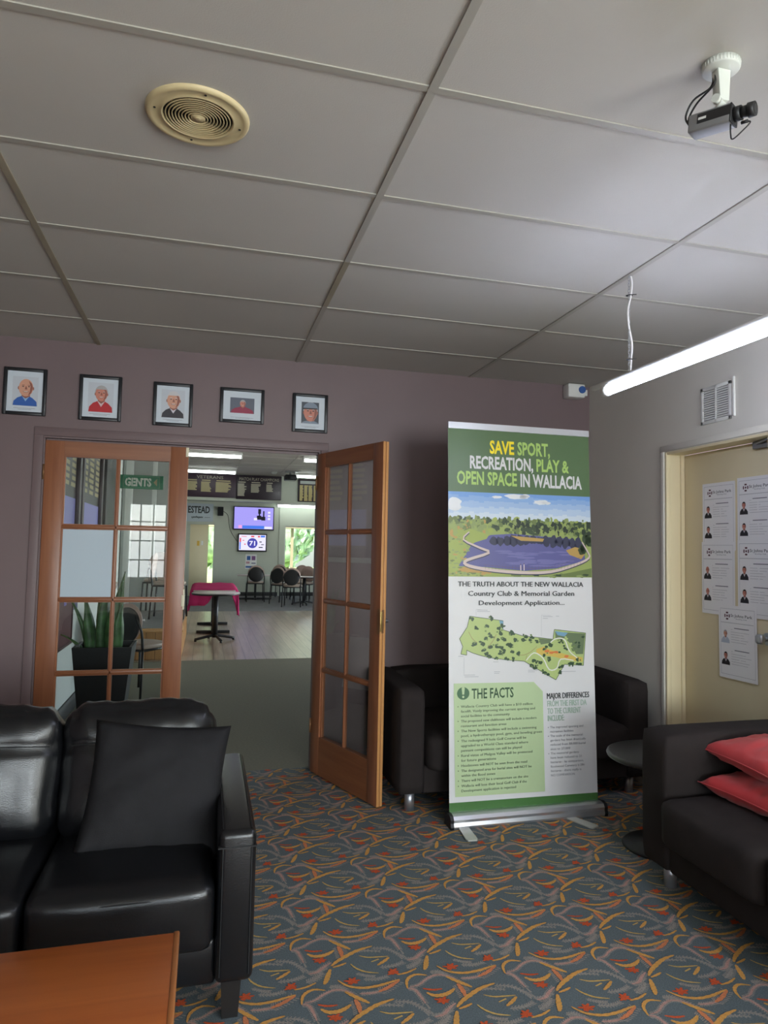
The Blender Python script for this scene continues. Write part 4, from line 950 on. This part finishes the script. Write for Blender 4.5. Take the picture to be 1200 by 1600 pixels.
# notices on the cream door
NX = t0+.1195
NS = [(-1.084, 1.836, .268, .385, (1, 1), 'top left notice on the cream door, two men in dark suits', 0, [(0, 0), (0, 0)]),
      (-1.371, 1.846, .270, .385, (1, 1), 'top right notice on the cream door, cut by the picture edge', .0, [(0, 0), (0, 0)]),
      (-1.080, 1.500, .270, .408, (1, 1), 'lower left notice on the cream door, two bald men in suits', 0, [(1, 0), (1, 0)]),
      (-1.374, 1.508, .275, .410, (1, 1), 'lower right notice on the cream door beside the knob', 0, [(0, 0), (0, 0)]),
      (-1.223, 1.150, .288, .396, (1, 1), 'bottom notice hanging alone below the others on the cream door', -.012, [(2, 1), (0, 0)])]
suit = pc('suit', 40, 38, 44); shirt = pc('shirt', 216, 214, 216); pale = pc('pale_blouse', 186, 196, 208); logo_m = mat('print_logo_maroon', srgb(92, 52, 58), .5); faint = mat('print_faint_line', srgb(186, 184, 186), .5)
ey, ez = Vector((0, -1, 0)), Vector((0, 0, 1))
for i, (y, z, w, h, _, lb, tilt, ppl) in enumerate(NS):
    lift = 0.0006+.0022*i
    ez_ = (ez+ey*tilt).normalized(); ey_ = (ey-ez*tilt).normalized(); nn = Vector((-1, 0, 0))
    O = Vector((NX-lift, y, z))
    def Q(u, v, l=0): return O+ey_*(u*w)-ez_*(v*h)+nn*l
    p = thing('notice_sheet', (NX, y-w/2, z-h), lb, 'notice', 'club notices on the cream door')
    def quad(b, u0, u1, v0, v1, l, m=0): b.face([Q(u0, v1, l), Q(u1, v1, l), Q(u1, v0, l), Q(u0, v0, l)], m)
    b = MB(); b.prism([Q(0, 1), Q(1, 1), Q(1, 0), Q(0, 0)], nn*.0008); sh = b.build('sheet', 'paper', p)
    b = MB(); L0 = .0011
    for a in ((.05, .95, .045, .05), (.05, .95, .945, .95), (.05, .056, .045, .95), (.944, .95, .045, .95), (.06, .92, .235, .243)): quad(b, *a, L0, 0)
    for pb in (.28, .58):
        for k in range(6):
            quad(b, .33, .33+(.20 if k else .0)+rn.uniform(0, .06), pb+.045+k*.034, pb+.050+k*.034, L0, 0)
            if k: quad(b, .58, .58+rn.uniform(.05, .28), pb+.045+k*.034, pb+.050+k*.034, L0, 0)
        quad(b, .42, .80, pb+.022, pb+.033, L0, 1)
    b.build('printed_lines', [faint, INK], sh)
    b = MB(); cu, cv = .235, .145
    for k in range(4):
        a = k*PI/2
        pts = [(cu+.075*math.cos(a+t), cv+.055*math.sin(a+t)) for t in (-.5, -.25, 0, .25, .5)]+[(cu+.045*math.cos(a+t), cv+.033*math.sin(a+t)) for t in (.5, 0, -.5)]
        b.face([Q(u, v, L0) for u, v in pts], 0)
    b.face([Q(cu+.022*math.cos(t), cv+.016*math.sin(t), L0) for t in [q*PI/5 for q in range(10)]], 0)
    b.text('St Johns Park', Q(.33, .155, L0), ey_, ez_, .0155, w*.56, 1, .006, 'L', .0); b.text('Bowling Club', Q(.47, .185, L0), ey_, ez_, .006, w*.28, 2, 0, 'L', 0)
    b.build('letterhead', [logo_m, M['b_ink'], INK], sh)
    for k, (pb, (hk, ck)) in enumerate(zip((.29, .59), ppl)):
        b = MB(); o2 = Q(.06, pb+.23, 0)
        portrait(b, o2, ey_, ez_, w*.24, h*.21, .85, 'bald' if hk == 1 else 'x', 0, .0011)
        b.build('portrait_print', [M['paper'], pale if ck else suit, shirt, SK[0 if hk == 2 else 1], SK[2], hg if hk == 2 else inkm, inkm, teeth], sh)

# sheet taped over one pane
b = MB(); b.box(-1.360, -1.073, .0165, .0185, 1.108, 1.508); tag(b.build('paper_sheet', 'bluepaper'), 'pale blue blank sheet covering one pane of the closed door', 'paper')
# ------------------------------------------------------------------ left wall of the club room
WX = -1.6
def names_block(b, O, ex, ez, w, h, rows, m, seed, fill=.62, lift=.001):
    r = random.Random(seed); nn = Vector(ex).cross(Vector(ez))
    for k in range(rows):
        z1 = h*(1-k/rows); z0 = z1-h/rows*fill; u1 = w*r.uniform(.72, 1.0)
        P_ = [Vector(O)+Vector(ex)*u+Vector(ez)*z+nn*lift for u, z in ((0, z0), (u1, z0), (u1, z1), (0, z1))]
        b.face(P_, m)
def wall_board(y0, y1, z0, z1, label, lil):
    p = thing('honour_board', (WX, (y0+y1)/2, z0), label, 'honour board', 'honour boards on the left club wall')
    b = MB(); e = .09
    for a in ((y0, y0+e, z0, z1), (y1-e, y1, z0, z1), (y0+e, y1-e, z0, z0+e), (y0+e, y1-e, z1-e, z1)): b.box(WX, WX+.05, a[0], a[1], a[2], a[3], 0, .006)
    b.build('frame', 'honour', p)
    b = MB(); b.box(WX, WX+.02, y0+e, y1-e, z0+e, z1-e); pn = b.build('panel', 'honourdark', p)
    b = MB(); zt = z1-.35
    for c in range(3): names_block(b, (WX+.02, y1-e-.05-c*(y1-y0-2*e)/3, 1.86), (0, -1, 0), (0, 0, 1), (y1-y0-2*e)/3-.07, zt-1.86, 14, 0, c+int(y0*10))
    for f in b.bm.faces:
        for v in f.verts: v.co.x = WX+.0215
    b.build('gold_names', 'gold_text', pn)
    b = MB(); b.box(WX+.019, WX+.022, y0+e+.02, y1-e-.02, z0+e+.02, lil); b.build('lilac_reflection', 'lilac', pn)  # lilac colour stands in for windows reflected in the glossy board
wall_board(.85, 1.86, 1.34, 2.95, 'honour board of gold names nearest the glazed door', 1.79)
wall_board(1.94, 3.16, 1.34, 2.95, 'second honour board beyond the glazed door with a lilac window reflection painted below', 1.79)
b = MB(); b.box(WX, WX+.06, 3.30, 4.15, 1.35, 3.0, 0, .006); tag(b.build('wall_speaker_column', 'black'), 'tall black column hung on the white wall past the honour boards', 'speaker')
nb = thing('notice_board', (WX, 1.35, .61), 'maroon notice board low on the white wall behind the glazed door', 'notice board')
b = MB(); b.box(WX, WX+.03, .7, 1.80, .63, 1.29, 0, .004); b.build('board', 'maroon', nb)
b = MB()
for a in ((.7, 1.80, .61, .632), (1.78, 1.81, .61, 1.31)): b.box(WX, WX+.036, a[0], a[1], a[2], a[3], 0, .003)
b.build('frame', mat('maroon_frame', (.06, .01, .015), .4), nb)
b = MB(); b.box(WX+.0305, WX+.0315, 1.42, 1.52, .94, 1.0); b.build('pinned_note', 'lilac', nb)
b = MB(); b.box(WX, WX+.002, 1.93, 2.22, .86, 1.02); tag(b.build('wall_notice', mat('blue_notice', (.06, .07, .2), .5)), 'small dark blue notice on the white wall beside the maroon board', 'notice')
b = MB(); b.lathe([(0, 0), (.05, .0), (.09, .05), (.10, .10), (.06, .12), (.0, .12)], (WX+.11, 3.3, .93), 20); b.build
tag(b.build('wall_light', 'seatpad'), 'beige round wall fitting on the white wall behind the plant', 'fitting')

# potted snake plant
pp = thing('potted_snake_plant', (-1.26, 1.22, 0), 'snake plant in a tall tapered black pot behind the glazed door', 'plant')
def frust(b, c, z0, z1, h0, h1, m=0):
    A = [(c[0]+sx*h0, c[1]+sy*h0, z0) for sx, sy in ((-1, -1), (1, -1), (1, 1), (-1, 1))]; B = [(c[0]+sx*h1, c[1]+sy*h1, z1) for sx, sy in ((-1, -1), (1, -1), (1, 1), (-1, 1))]
    return A, B
b = MB(); pc0 = (-1.232, 1.20); A, B = frust(b, pc0, 0, .675, .135, .203); _, Bi = frust(b, pc0, 0, .675, .1, .182); _, Bl = frust(b, pc0, 0, .60, .1, .176)
vA, vB, vI, vL = [[b.bm.verts.new(q) for q in R_] for R_ in (A, B, Bi, Bl)]
for X_, Y_ in ((vA, vB), (vB, vI), (vI, vL)):
    for i in range(4): b.bm.faces.new((X_[i], X_[(i+1) % 4], Y_[(i+1) % 4], Y_[i]))
b.bm.faces.new(vA[::-1]); b.build('pot', 'pot', pp)
b = MB(); b.face([(q[0], q[1], .60) for q in frust(b, pc0, 0, .6, .1, .178)[1]]); b.build('soil', 'soil', pp)
rl = random.Random(11)
LV = [(-.03, -.02, .62, .05, .02, .4, .09), (.04, -.06, .50, .07, -.02, -.2, .10), (-.10, -.03, .42, -.06, 0, .3, .09), (.0, .05, .66, .02, .05, .9, .08), (.06, .02, .56, .05, .03, -.5, .08), (-.13, .0, .40, -.15, .0, .1, .035), (-.05, .06, .58, -.01, .04, .7, .08), (.085, -.07, .36, .03, -.03, .2, .09), (-.16, .03, .14, -.16, 0, .2, .03)]
for dx, dy, hh, lx, ly, tw, wd in LV:
    b = MB(); n = 12; L_, R_, C_ = [], [], []
    for k in range(n+1):
        t = k/n; w = wd/2*(.55+.45*math.sin(PI*min(1, t*1.3)))*(1-max(0, (t-.6)/.4)**2)*(1) + .001
        a = tw+.7*t; cx = pc0[0]+dx+lx*t*t; cy = pc0[1]+dy+ly*t*t; z = .59+hh*t*1.12
        L_.append(b.bm.verts.new((cx-w*math.cos(a), cy-w*math.sin(a), z))); R_.append(b.bm.verts.new((cx+w*math.cos(a), cy+w*math.sin(a), z)))
        C_.append(b.bm.verts.new((cx+.2*w*math.sin(a)+.006, cy-.25*w*math.cos(a)+.006, z)))
    for k in range(n):
        for X_, Y_ in ((L_, C_), (C_, R_)):
            f = b.bm.faces.new((X_[k], Y_[k], Y_[k+1], X_[k+1])); f.smooth = True; f.material_index = 0
    o = b.build('leaf', ['leaf', 'leafedge'], pp); md = o.modifiers.new('thickness', 'SOLIDIFY'); md.thickness = .006; md.material_offset_rim = 1

# chairs
def make_chair(loc, rotz, label, group, rear='black'):
    c = thing('dining_chair', loc, label, 'chair', group, rotz)
    def P(nm, b, m, p=c): return b.build(nm, m, p, world=False)
    b = MB(); b.puff((0, 0, .455), (.205, .205, .026), .024, (0, 0, .012), 6, fn=lambda w, p: Vector((w.x*(1-.10*abs(p.y)), w.y*(1-.10*abs(p.x)), w.z))); P('seat', b, 'seatpad')
    b = MB()
    for s in (-1, 1): b.cyl((s*.19, -.19, .425), (s*.19, .19, .425), .011, seg=8)
    for s in (-1, 1): b.cyl((-.19, s*.19, .425), (.19, s*.19, .425), .011, seg=8)
    P('seat_frame', b, 'black')
    for sx in (-1, 1):
        for y, yb_ in ((-.19, -.215), (.19, .205)):
            b = MB(); b.cyl((sx*.205, yb_, 0), (sx*.19, y, .43), .0115, seg=8); P('leg', b, 'black')
        b = MB(); b.tube([(sx*.19, -.19, .42), (sx*.19, -.215, .60), (sx*.14, -.245, .74)], .0115, 8, sub=3); P('back_post', b, 'black')
    TT = Matrix.Translation((0, -.225, .665)) @ Matrix.Rotation(rad(-9), 4, 'X')
    b = MB(); b.bm.transform(Matrix.Identity(4)); b.lathe([(0, 0), (.13, .0), (.188, .004), (.192, .014), (.18, .022), (.10, .026), (0, .026)], (0, 0, 0), 32); b.bm.transform(TT @ Matrix.Rotation(-PI/2, 4, 'X')); P('backrest', b, 'chair_shell')
    b = MB(); b.lathe([(0, -.018), (.12, -.016), (.168, -.008), (.176, -.001), (0, -.001)], (0, 0, 0), 32); b.bm.transform(Matrix.Translation((0, 0, -.022)) @ TT @ Matrix.Rotation(-PI/2, 4, 'X')); P('back_panel', b, rear)
    return c
proto = make_chair((.735, 14.5, .003), 0, 'round backed chair alone under the two screens', 'round backed dining chairs'); proto.scale = (1.1, 1.1, 1.1)
def chair(x, y, rz, label, z=0):
    c = copy_tree(proto); c.location = (x, y, z); c.rotation_euler = (0, 0, rz); c['label'] = label; return c
chair(1.52, 12.85, rad(-14), 'nearest round backed chair of the far dining group, black back towards us')
chair(1.36, 13.72, rad(-38), 'round backed chair tucked behind the nearest one, left of the far group')
chair(1.98, 14.15, rad(150), 'pinkish fronted chair facing us behind the nearest far chair')
chair(2.0, 15.25, rad(160), 'pinkish fronted chair facing us by the far window')
chair(1.55, 15.9, rad(-20), 'black backed chair close to the window corner')
chair(2.62, 13.75, rad(-30), 'black backed chair at the right of the far group beside the pale table')
chair(2.5, 12.9, rad(20), 'round backed chair half hidden by the open door leaf')
chair(-1.22, 7.28, rad(175), 'chair on the stage deck against the grey wall', .374)
chair(-1.02, 6.35, rad(-95), 'chair at the right end of the stage beside the door edge', .374)
c = chair(-1.10, 2.78, rad(-38), 'nearest chair, dark round back, beside the snake plant pot')
c.scale = (1.0, 1.0, 1.02)
# tables
def pedestal_table(loc, r, h, label, arms=4, rot=.3, group=None):
    t = thing('pedestal_table', loc, label, 'table', group); x, y, z0 = loc
    b = MB(); b.lathe([(0, h-.028), (r-.006, h-.028), (r, h-.02), (r, h-.006), (r-.006, h), (0, h)], (x, y, z0), 48); b.build('tabletop', 'laminate', t)
    b = MB(); b.lathe([(r-.003, h-.032), (r+.002, h-.026), (r+.002, h-.010), (r-.003, h-.004)], (x, y, z0), 48); b.build('edge_band', 'black', t)
    b = MB(); b.cyl((x, y, z0+.05), (x, y, z0+h-.03), .04, seg=18); b.build('column', 'black', t)
    for k in range(arms):
        a = rot+2*PI*k/arms; ca, sa = math.cos(a), math.sin(a)
        b = MB(); b.tube([(x, y, z0+.085), (x+ca*.15, y+sa*.15, z0+.06), (x+ca*.30, y+sa*.30, z0+.03)], .02, 8, sub=3); b.cyl((x+ca*.29, y+sa*.29, z0), (x+ca*.29, y+sa*.29, z0+.035), .018, seg=10); b.build('foot', 'black', t)
    return t
pedestal_table((-.36, 6.62, .001), .355, .722, 'round pedestal table in front of the pink cloth')
def tbar_table(x0, x1, y0, y1, h, label, z0=.001, top='laminate'):
    t = thing('pedestal_table', ((x0+x1)/2, (y0+y1)/2, z0), label, 'table')
    b = MB(); b.box(x0, x1, y0, y1, z0+h-.03, z0+h, 0, .004); b.build('tabletop', top, t)
    for y in (y0+.35, y1-.35):
        b = MB(); cx = (x0+x1)/2; b.box(cx-.025, cx+.025, y-.025, y+.025, z0+.04, z0+h-.03); b.build('column', 'black', t)
        b = MB(); b.box(x0+.06, x1-.06, y-.03, y+.03, z0, z0+.045, 0, .008); b.box((x0+x1)/2-.03, (x0+x1)/2+.03, y-.25, y+.25, z0+.01, z0+.045, 0, .008); b.build('foot', 'black', t)
    return t
tbar_table(-.70, -.05, 7.25, 9.25, .715, 'long table under the pink cloth in the middle of the floorboards')
# cloth draped over it
b = MB(); n, m_ = 36, 30; x0, x1, y0, y1, zt = -.735, -.015, 7.3, 9.2, .722; gr = []
for j in range(-4, m_+1):
    row = []; t = max(0, j)/m_; y = y0+(y1-y0)*t; q_ = max(0, -j)/4
    for i in range(n+1):
        s = i/n*1.9-.45                               # unrolled across: below 0 and over 1 hang down
        f_ = .012*math.sin(y*17+i*.2)
        if s < 0: dl = max(.15, (.34 if t < .6 else .28)); k = s/-.45; p = (x0-.012-.02*k+f_*k, y+.02*math.sin(7*y)*k, zt-dl*k)
        elif s > 1: dl = .16+.30*max(0, 1-abs(t-.08)*3.2); k = (s-1)/.45; p = (x1+.012+.02*k+f_*k, y+.10*k*(1-t), zt-dl*k)
        else: p = (x0+(x1-x0)*s, y+.02*math.sin(s*9), zt+.006+.010*noise.noise(Vector((s*5, y*3, 1)))+.012*(t > .55)*math.sin(s*PI))
        if q_:                                        # flap hanging over the near end
            fl_ = .25 if s < .30 else (.25-.9*(s-.30) if s < .55 else .03); fl_ = max(fl_, .02+.38*max(0, (min(s, 1)-.84)/.16))
            p = (p[0]+.015*math.sin(s*22)*q_, y0-.012-.02*q_-.012*math.sin(s*30)*q_, min(p[2], zt-fl_*q_))
        row.append(b.bm.verts.new(p))
    gr.append(row)
for j in range(m_+4):
    for i in range(n): f = b.bm.faces.new((gr[j][i], gr[j][i+1], gr[j+1][i+1], gr[j+1][i])); f.smooth = True
tc = b.build('tablecloth', 'pink'); md = tc.modifiers.new('thickness', 'SOLIDIFY'); md.thickness = .004; md.offset = 1
tag(tc, 'pink cloth draped over the long table with hanging corners', 'tablecloth')
tbar_table(.30, 1.28, 14.95, 15.55, .66, 'long narrow table along the far wall below the screens', .003)
pedestal_table((1.86, 13.35, .003), .36, .70, 'round table among the far dining chairs', 4, .1)
tbar_table(2.35, 3.15, 14.50, 14.90, .72, 'pale table top catching window light at the far right', .003, 'laminate')

# screens and wall things on the far wall
FY = CY1
def screen(name, x0, x1, z0, z1, label, bezel, dep):
    t = thing(name, ((x0+x1)/2, FY, z0), label, 'screen')
    b = MB(); b.box(x0, x1, FY-dep, FY-.03, z0, z1, 0, .012); b.build('casing', 'black', t)
    b = MB(); b.box((x0+x1)/2-.12, (x0+x1)/2+.12, FY-.03, FY-.003, (z0+z1)/2-.1, (z0+z1)/2+.1); b.build('wall_bracket', 'black', t)
    return t
def emis(n, c, e): return mat('screen_'+n, (.02, .02, .022), .25, emit=e*.5, ecol=c)
E_lil, E_blue, E_dark, E_pink, E_white, E_red = emis('lilac', (.36, .32, .86), 1.0), emis('blue', (.06, .20, .85), .9), emis('dark', (.02, .02, .06), .2), emis('pink', (.8, .35, .7), 1.0), emis('white', (.78, .76, .95), 1.0), emis('red', (.85, .08, .12), .9)
E_deep = emis('deep_blue', (.06, .06, .42), .9)
x0, x1, z0, z1 = .195, 1.36, 1.90, 2.585; t = screen('television', x0, x1, z0, z1, 'larger upper television showing a pale lilac advertisement', .02, .09); yy = FY-.0915
def rc(b, a0, a1, c0, c1, m, l=0): b.face([(x0+(x1-x0)*a0, yy-l, z0+(z1-z0)*c0), (x0+(x1-x0)*a1, yy-l, z0+(z1-z0)*c0), (x0+(x1-x0)*a1, yy-l, z0+(z1-z0)*c1), (x0+(x1-x0)*a0, yy-l, z0+(z1-z0)*c1)], m)
b = MB(); rc(b, .025, .975, .05, .965, 0); rc(b, .22, .76, .06, .19, 1, .001); rc(b, .13, .22, .07, .20, 3, .001); rc(b, .76, .95, .06, .16, 4, .001)
for a in ((.60, .67, .70, .90), (.615, .65, .55, .72), (.72, .755, .55, .82), (.57, .68, .45, .62), (.68, .78, .42, .58)): rc(b, *a, 2, .0012)
rc(b, .50, .58, .42, .52, 4, .0012)
for a in ((.84, .90, .72, .80), (.84, .90, .58, .66), (.84, .90, .45, .53)): rc(b, *a, 4, .0012)
b.build('display', [E_lil, E_blue, E_dark, E_pink, E_white], t)
x0, x1, z0, z1 = .345, 1.17, 1.275, 1.80; t = screen('monitor', x0, x1, z0, z1, 'smaller lower monitor showing number 71 in a blue disc', .02, .08); yy = FY-.0815
b = MB(); rc(b, .04, .96, .08, .93, 0); rc(b, .06, .10, .12, .55, 2, .001); rc(b, .06, .11, .52, .75, 3, .001); rc(b, .45, .56, .80, .88, 3, .001); rc(b, .68, .76, .80, .88, 3, .001); rc(b, .78, .93, .80, .90, 2, .001)
for a in ((.16, .22, .60, .64), (.22, .27, .38, .44), (.74, .82, .52, .57), (.80, .9, .38, .42), (.72, .86, .22, .27), (.12, .3, .82, .85)): rc(b, *a, 3 if a[0] < .24 else 4, .001)
cx_, cz_ = x0+(x1-x0)*.50, z0+(z1-z0)*.47; b.face([(cx_+.145*math.cos(k*PI/16), yy-.0012, cz_+.145*math.sin(k*PI/16)) for k in range(32)], 1)
b.text('71', (cx_-.005, yy-.002, cz_-.065), (1, 0, 0), (.0, 0, 1), .13, .17, 0, .03, 'C', 0)
b.build('display', [E_white, E_deep, E_blue, E_red, E_dark], t)
b = MB(); b.tube([(-.08, FY-.02, 2.42), (.05, FY-.01, 2.3), (.12, FY-.01, 1.9), (.33, FY-.01, 1.56)], .007, 6, sub=5); tag(b.build('cable', 'black'), 'thin black cable running down the far wall to the monitor', 'cable')
sp = thing('loudspeaker', (-.165, FY, 2.29), 'small black loudspeaker beside the upper television', 'speaker')
b = MB(); b.box(-.245, -.085, FY-.17, FY-.05, 2.29, 2.545, 0, .012); b.build('cabinet', 'black', sp)
b = MB(); b.box(-.235, -.095, FY-.176, FY-.17, 2.30, 2.535); b.build('grille', 'blackmatt', sp)
b = MB(); b.box(-.19, -.14, FY-.05, FY, 2.38, 2.44); b.build('bracket', 'black', sp)
sg = thing('wall_banner', (-.95, FY, 2.11), 'white wall banner lettered ESTEAD above the exit door', 'sign')
b = MB(); b.box(-1.46, -.365, FY-.02, FY-.002, 2.11, 2.63); b.build('panel', mat('banner_blue_white', (.52, .58, .63), .5), sg)
b = MB(); b.text('ESTEAD', (-.46, FY-.022, 2.36), (1, 0, 0), (0, 0, 1), .19, .60, 0, .03, 'R', 0); b.tube([(-.96+.022*k, FY-.024, 2.235+(.035 if k in (1, 6, 9) else .018)*(-1)**k) for k in range(15)], .007, 5, sub=3)
b.face([(-.60, FY-.022, 2.225), (-.45, FY-.022, 2.225), (-.45, FY-.022, 2.235), (-.60, FY-.022, 2.235)]); b.build('lettering', 'b_ink', sg)
ps = thing('wall_poster', (.74, FY, .80), 'small blue and red posters on the wall below the monitor', 'poster')
b = MB(); b.box(.58, .90, FY-.004, FY-.001, .78, 1.20); b.build('sheet', 'paper', ps)
b = MB(); yy = FY-.005
for a, m in (((.62, .72, 1.03, 1.15), 0), ((.755, .86, 1.03, 1.15), 1), ((.60, .70, .93, .99), 2), ((.75, .87, .93, .955), 3), ((.59, .87, .81, .86), 0), ((.74, .87, .81, .86), 3)): b.face([(a[0], yy, a[2]), (a[1], yy, a[2]), (a[1], yy, a[3]), (a[0], yy, a[3])], m); yy -= .0004
b.build('print', [pc('poster_blue', 48, 100, 176), pc('poster_plum', 130, 84, 140), pc('poster_rose', 200, 150, 160), pc('poster_navy', 56, 60, 120)], ps)
# honour boards on the bulkhead
BYY = 16.22
def far_board(x0, x1, z0, z1, title, label, panel, cols, seed, names='gold_text'):
    p = thing('honour_board', ((x0+x1)/2, BYY, z0), label, 'honour board', 'honour boards on the bulkhead')
    b = MB(); b.box(x0, x1, BYY-.045, BYY-.001, z0, z1, 0, .01); pn = b.build('panel', panel, p)
    if title:
        b = MB(); b.text(title, ((x0+x1)/2 if len(title) > 10 else x0+(x1-x0)*.57, BYY-.047, z1-.16), (1, 0, 0), (0, 0, 1), .085, (x1-x0)*.88 if len(title) > 10 else .72, 0, 0, 'C', 0)
        b.build('title', 'pale_text', pn)
    b = MB(); r = random.Random(seed)
    for u0, u1, v0, rows in cols:
        w = (x1-x0)
        if rows > 3: b.face([(x0+w*(u0+.01), BYY-.047, z1-.225), (x0+w*(u1-.02), BYY-.047, z1-.225), (x0+w*(u1-.02), BYY-.047, z1-.195), (x0+w*(u0+.01), BYY-.047, z1-.195)])
        names_block(b, (x0+w*u0, BYY-.046, z1-.25-rows*.036), (1, 0, 0), (0, 0, 1), w*(u1-u0), rows*.036, rows, 0, r.randint(0, 999), .8)
    b.build('names', names, pn)
far_board(-1.45, .235, 2.79, 3.47, 'VETERANS', 'wide maroon honour board headed VETERANS', 'honour', [(.20, .38, 0, 7), (.43, .60, 0, 8), (.665, .92, 0, 8), (.04, .15, 0, 5)], 4)
far_board(.24, 1.505, 2.765, 3.46, 'MATCH PLAY CHAMPIONS', 'dark honour board headed MATCH PLAY CHAMPIONS', 'honourdark', [(.03, .22, 0, 10), (.32, .54, 0, 7), (.66, .82, 0, 6)], 9, 'pale_text')
p = thing('honour_board', (2.4, 16.25, 2.73), 'small gold and black honour board right of the bulkhead', 'honour board', 'honour boards on the bulkhead')
b = MB(); b.box(1.99, 2.9, 16.25, 16.298, 2.755, 3.42, 0, .01); pn = b.build('panel', 'honourdark', p)
b = MB()
for u in (2.04, 2.17, 2.30, 2.45, 2.6): names_block(b, (u, 16.249, 2.78), (1, 0, 0), (0, 0, 1), .115, .46, 11, 0, int(u*100), .92)
b.build('names', mat('gold_names', (.55, .44, .18), .5), pn)
b = MB(); b.face([(2.05, 16.248, 3.28), (2.85, 16.248, 3.28), (2.85, 16.248, 3.37), (2.05, 16.248, 3.37)]); b.build('title_plate', mat('pale_plate', (.45, .47, .45), .4), pn)
# hanging GENTS sign
gs = thing('hanging_sign', (-1.32, 4.8, 2.1), 'green GENTS sign with an arrow seen through the glazed door', 'sign')
b = MB(); b.box(WX, -1.075, 4.80, 4.825, 2.115, 2.285, 0, .002); b.build('board', 'signgreen', gs)
b = MB(); y = 4.7985
for a in ((-1.545, -1.115, 2.268, 2.274), (-1.545, -1.115, 2.128, 2.134), (-1.545, -1.539, 2.13, 2.272), (-1.121, -1.115, 2.13, 2.272)): b.face([(a[0], y, a[2]), (a[1], y, a[2]), (a[1], y, a[3]), (a[0], y, a[3])])
b.build('border', mat('sign_border', (.2, .42, .26), .5), gs)
b = MB(); b.text('GENTS', (-1.525, y, 2.152), (1, 0, 0), (0, 0, 1), .098, .31, 0, .045, 'L', 0); b.build('lettering', 'signpale', gs)
b = MB()
for k in range(5): u = -1.495+.0615*k; b.face([(u, y-.0006, 2.15), (u+.005, y-.0006, 2.15), (u+.005, y-.0006, 2.255), (u, y-.0006, 2.255)])
b.build('stencil_gap', 'signgreen', gs)
b = MB(); b.face([(-1.19, y, 2.20), (-1.15, y, 2.155), (-1.15, y, 2.248)]); b.build('arrow', 'signtan', gs)
b = MB(); b.box(-1.98, -1.92, 7.585, 7.6, .86, .95, 0, .003); b.box(-1.80+.0, -1.72, 7.53, 7.54, .47, .56, 0, .003); tag(b.build('power_outlet', 'white'), 'small white power outlet low on the stage wall', 'outlet')
# strip lights and ceiling gear
def batten(x0, x1, y, z, label):
    l = thing('strip_light', ((x0+x1)/2, y, z), label, 'light', 'strip lights in the club room')
    b = MB(); b.box(x0, x1, y-.06, y+.06, z+.03, z+.09, 0, .008); b.build('housing', 'white', l)
    b = MB(); b.cyl((x0+.03, y, z), (x1-.03, y, z), .035, seg=14); b.build('tube', 'clubtube', l)
    for x in (x0, x1-.03): b = MB(); b.box(x, x+.03, y-.04, y+.04, z-.04, z+.04, 0, .005); b.build('lamp_holder', 'white', l)
batten(-1.08, .17, 11.4, CH-.09, 'strip light nearest the doorway, left of the room centre')
batten(-1.12, .18, 14.95, CH-.09, 'strip light over the maroon VETERANS board')
batten(1.50, 2.8, 11.4, CH-.09, 'strip light partly behind the open door leaf, near row')
batten(1.74, 3.0, 15.1, CH-.09, 'strip light beside the black projector')
batten(1.40, 2.9, 16.30, 2.615, 'low strip light under the small gold honour board')
pj_ = thing('projector', (1.58, 14.8, CH-.33), 'black projector hanging from the club room ceiling', 'projector')
b = MB(); b.box(1.44, 1.76, 14.6, 14.95, CH-.25, CH-.10, 0, .035, 3); b.build('body', 'black', pj_)
b = MB(); b.cyl((1.6, 14.78, CH-.10), (1.6, 14.78, CH), .03); b.box(1.46, 1.80, 14.66, 14.9, CH-.02, CH); b.build('ceiling_mount', 'grey_plastic', pj_)
b = MB(); b.cyl((1.54, 14.6, CH-.18), (1.54, 14.57, CH-.18), .045); b.build('lens', 'blackmatt', pj_)
b = MB(); b.lathe([(0, -.06), (.05, -.055), (.075, -.03), (.085, 0), (0, 0)], (1.19, 15.1, CH), 24); tag(b.build('ceiling_sensor', 'white'), 'small white dome on the ceiling left of the projector', 'sensor')

# garden: bushy trees beyond the far wall
def bush(x, y, s, seed, label, m):
    t = thing('tree', (x, y, -.02), label, 'tree', 'garden trees outside the far wall')
    r = random.Random(seed); b = MB()
    for k in range(420):
        th, ph = r.uniform(0, 2*PI), math.acos(r.uniform(-1, 1)); q = s*(.72+.3*noise.noise(Vector((math.cos(th)*2+seed, math.sin(th)*2, math.cos(ph)*2))))*r.uniform(.82, 1.0)
        c = Vector((x+q*math.sin(ph)*math.cos(th), y+q*math.sin(ph)*math.sin(th)*.8, 1.2*s+q*1.1*math.cos(ph)))
        n_ = Vector((r.gauss(0, 1), r.gauss(0, 1), r.gauss(0, 1)+.5)).normalized(); a_ = n_.orthogonal().normalized(); c_ = n_.cross(a_); z = r.uniform(.10, .2)*s
        b.face([c+a_*z, c+c_*z*.5, c-a_*z, c-c_*z*.5], r.choice((0, 0, 1)))
    b.puff((x, y, 1.2*s), (.62*s, .55*s, .7*s), .5*s, n=6, wr=.12*s, wf=2, seed=seed)
    b.build('foliage', [m, 'leafy2'], t)
    b = MB(); b.cyl((x, y, -.05), (x, y, 1.0*s), .09*s, .06*s, 10); b.build('trunk', 'bark', t)
for i, (x, y, s) in enumerate(((-.75, 22.5, 1.6), (.6, 25, 1.7), (1.9, 22.5, 1.35), (4.6, 23.0, 1.5), (3.1, 29.5, 2.0), (8.2, 23, 1.5))):
    bush(x, y, s, i+1, ['leafy tree outside the exit door gap', 'leafy tree behind the plain far wall', 'leafy tree at the left of the far window', 'leafy tree at the right of the far window', 'taller tree behind the far window', 'leafy tree right of the verandah'][i], 'leafy')
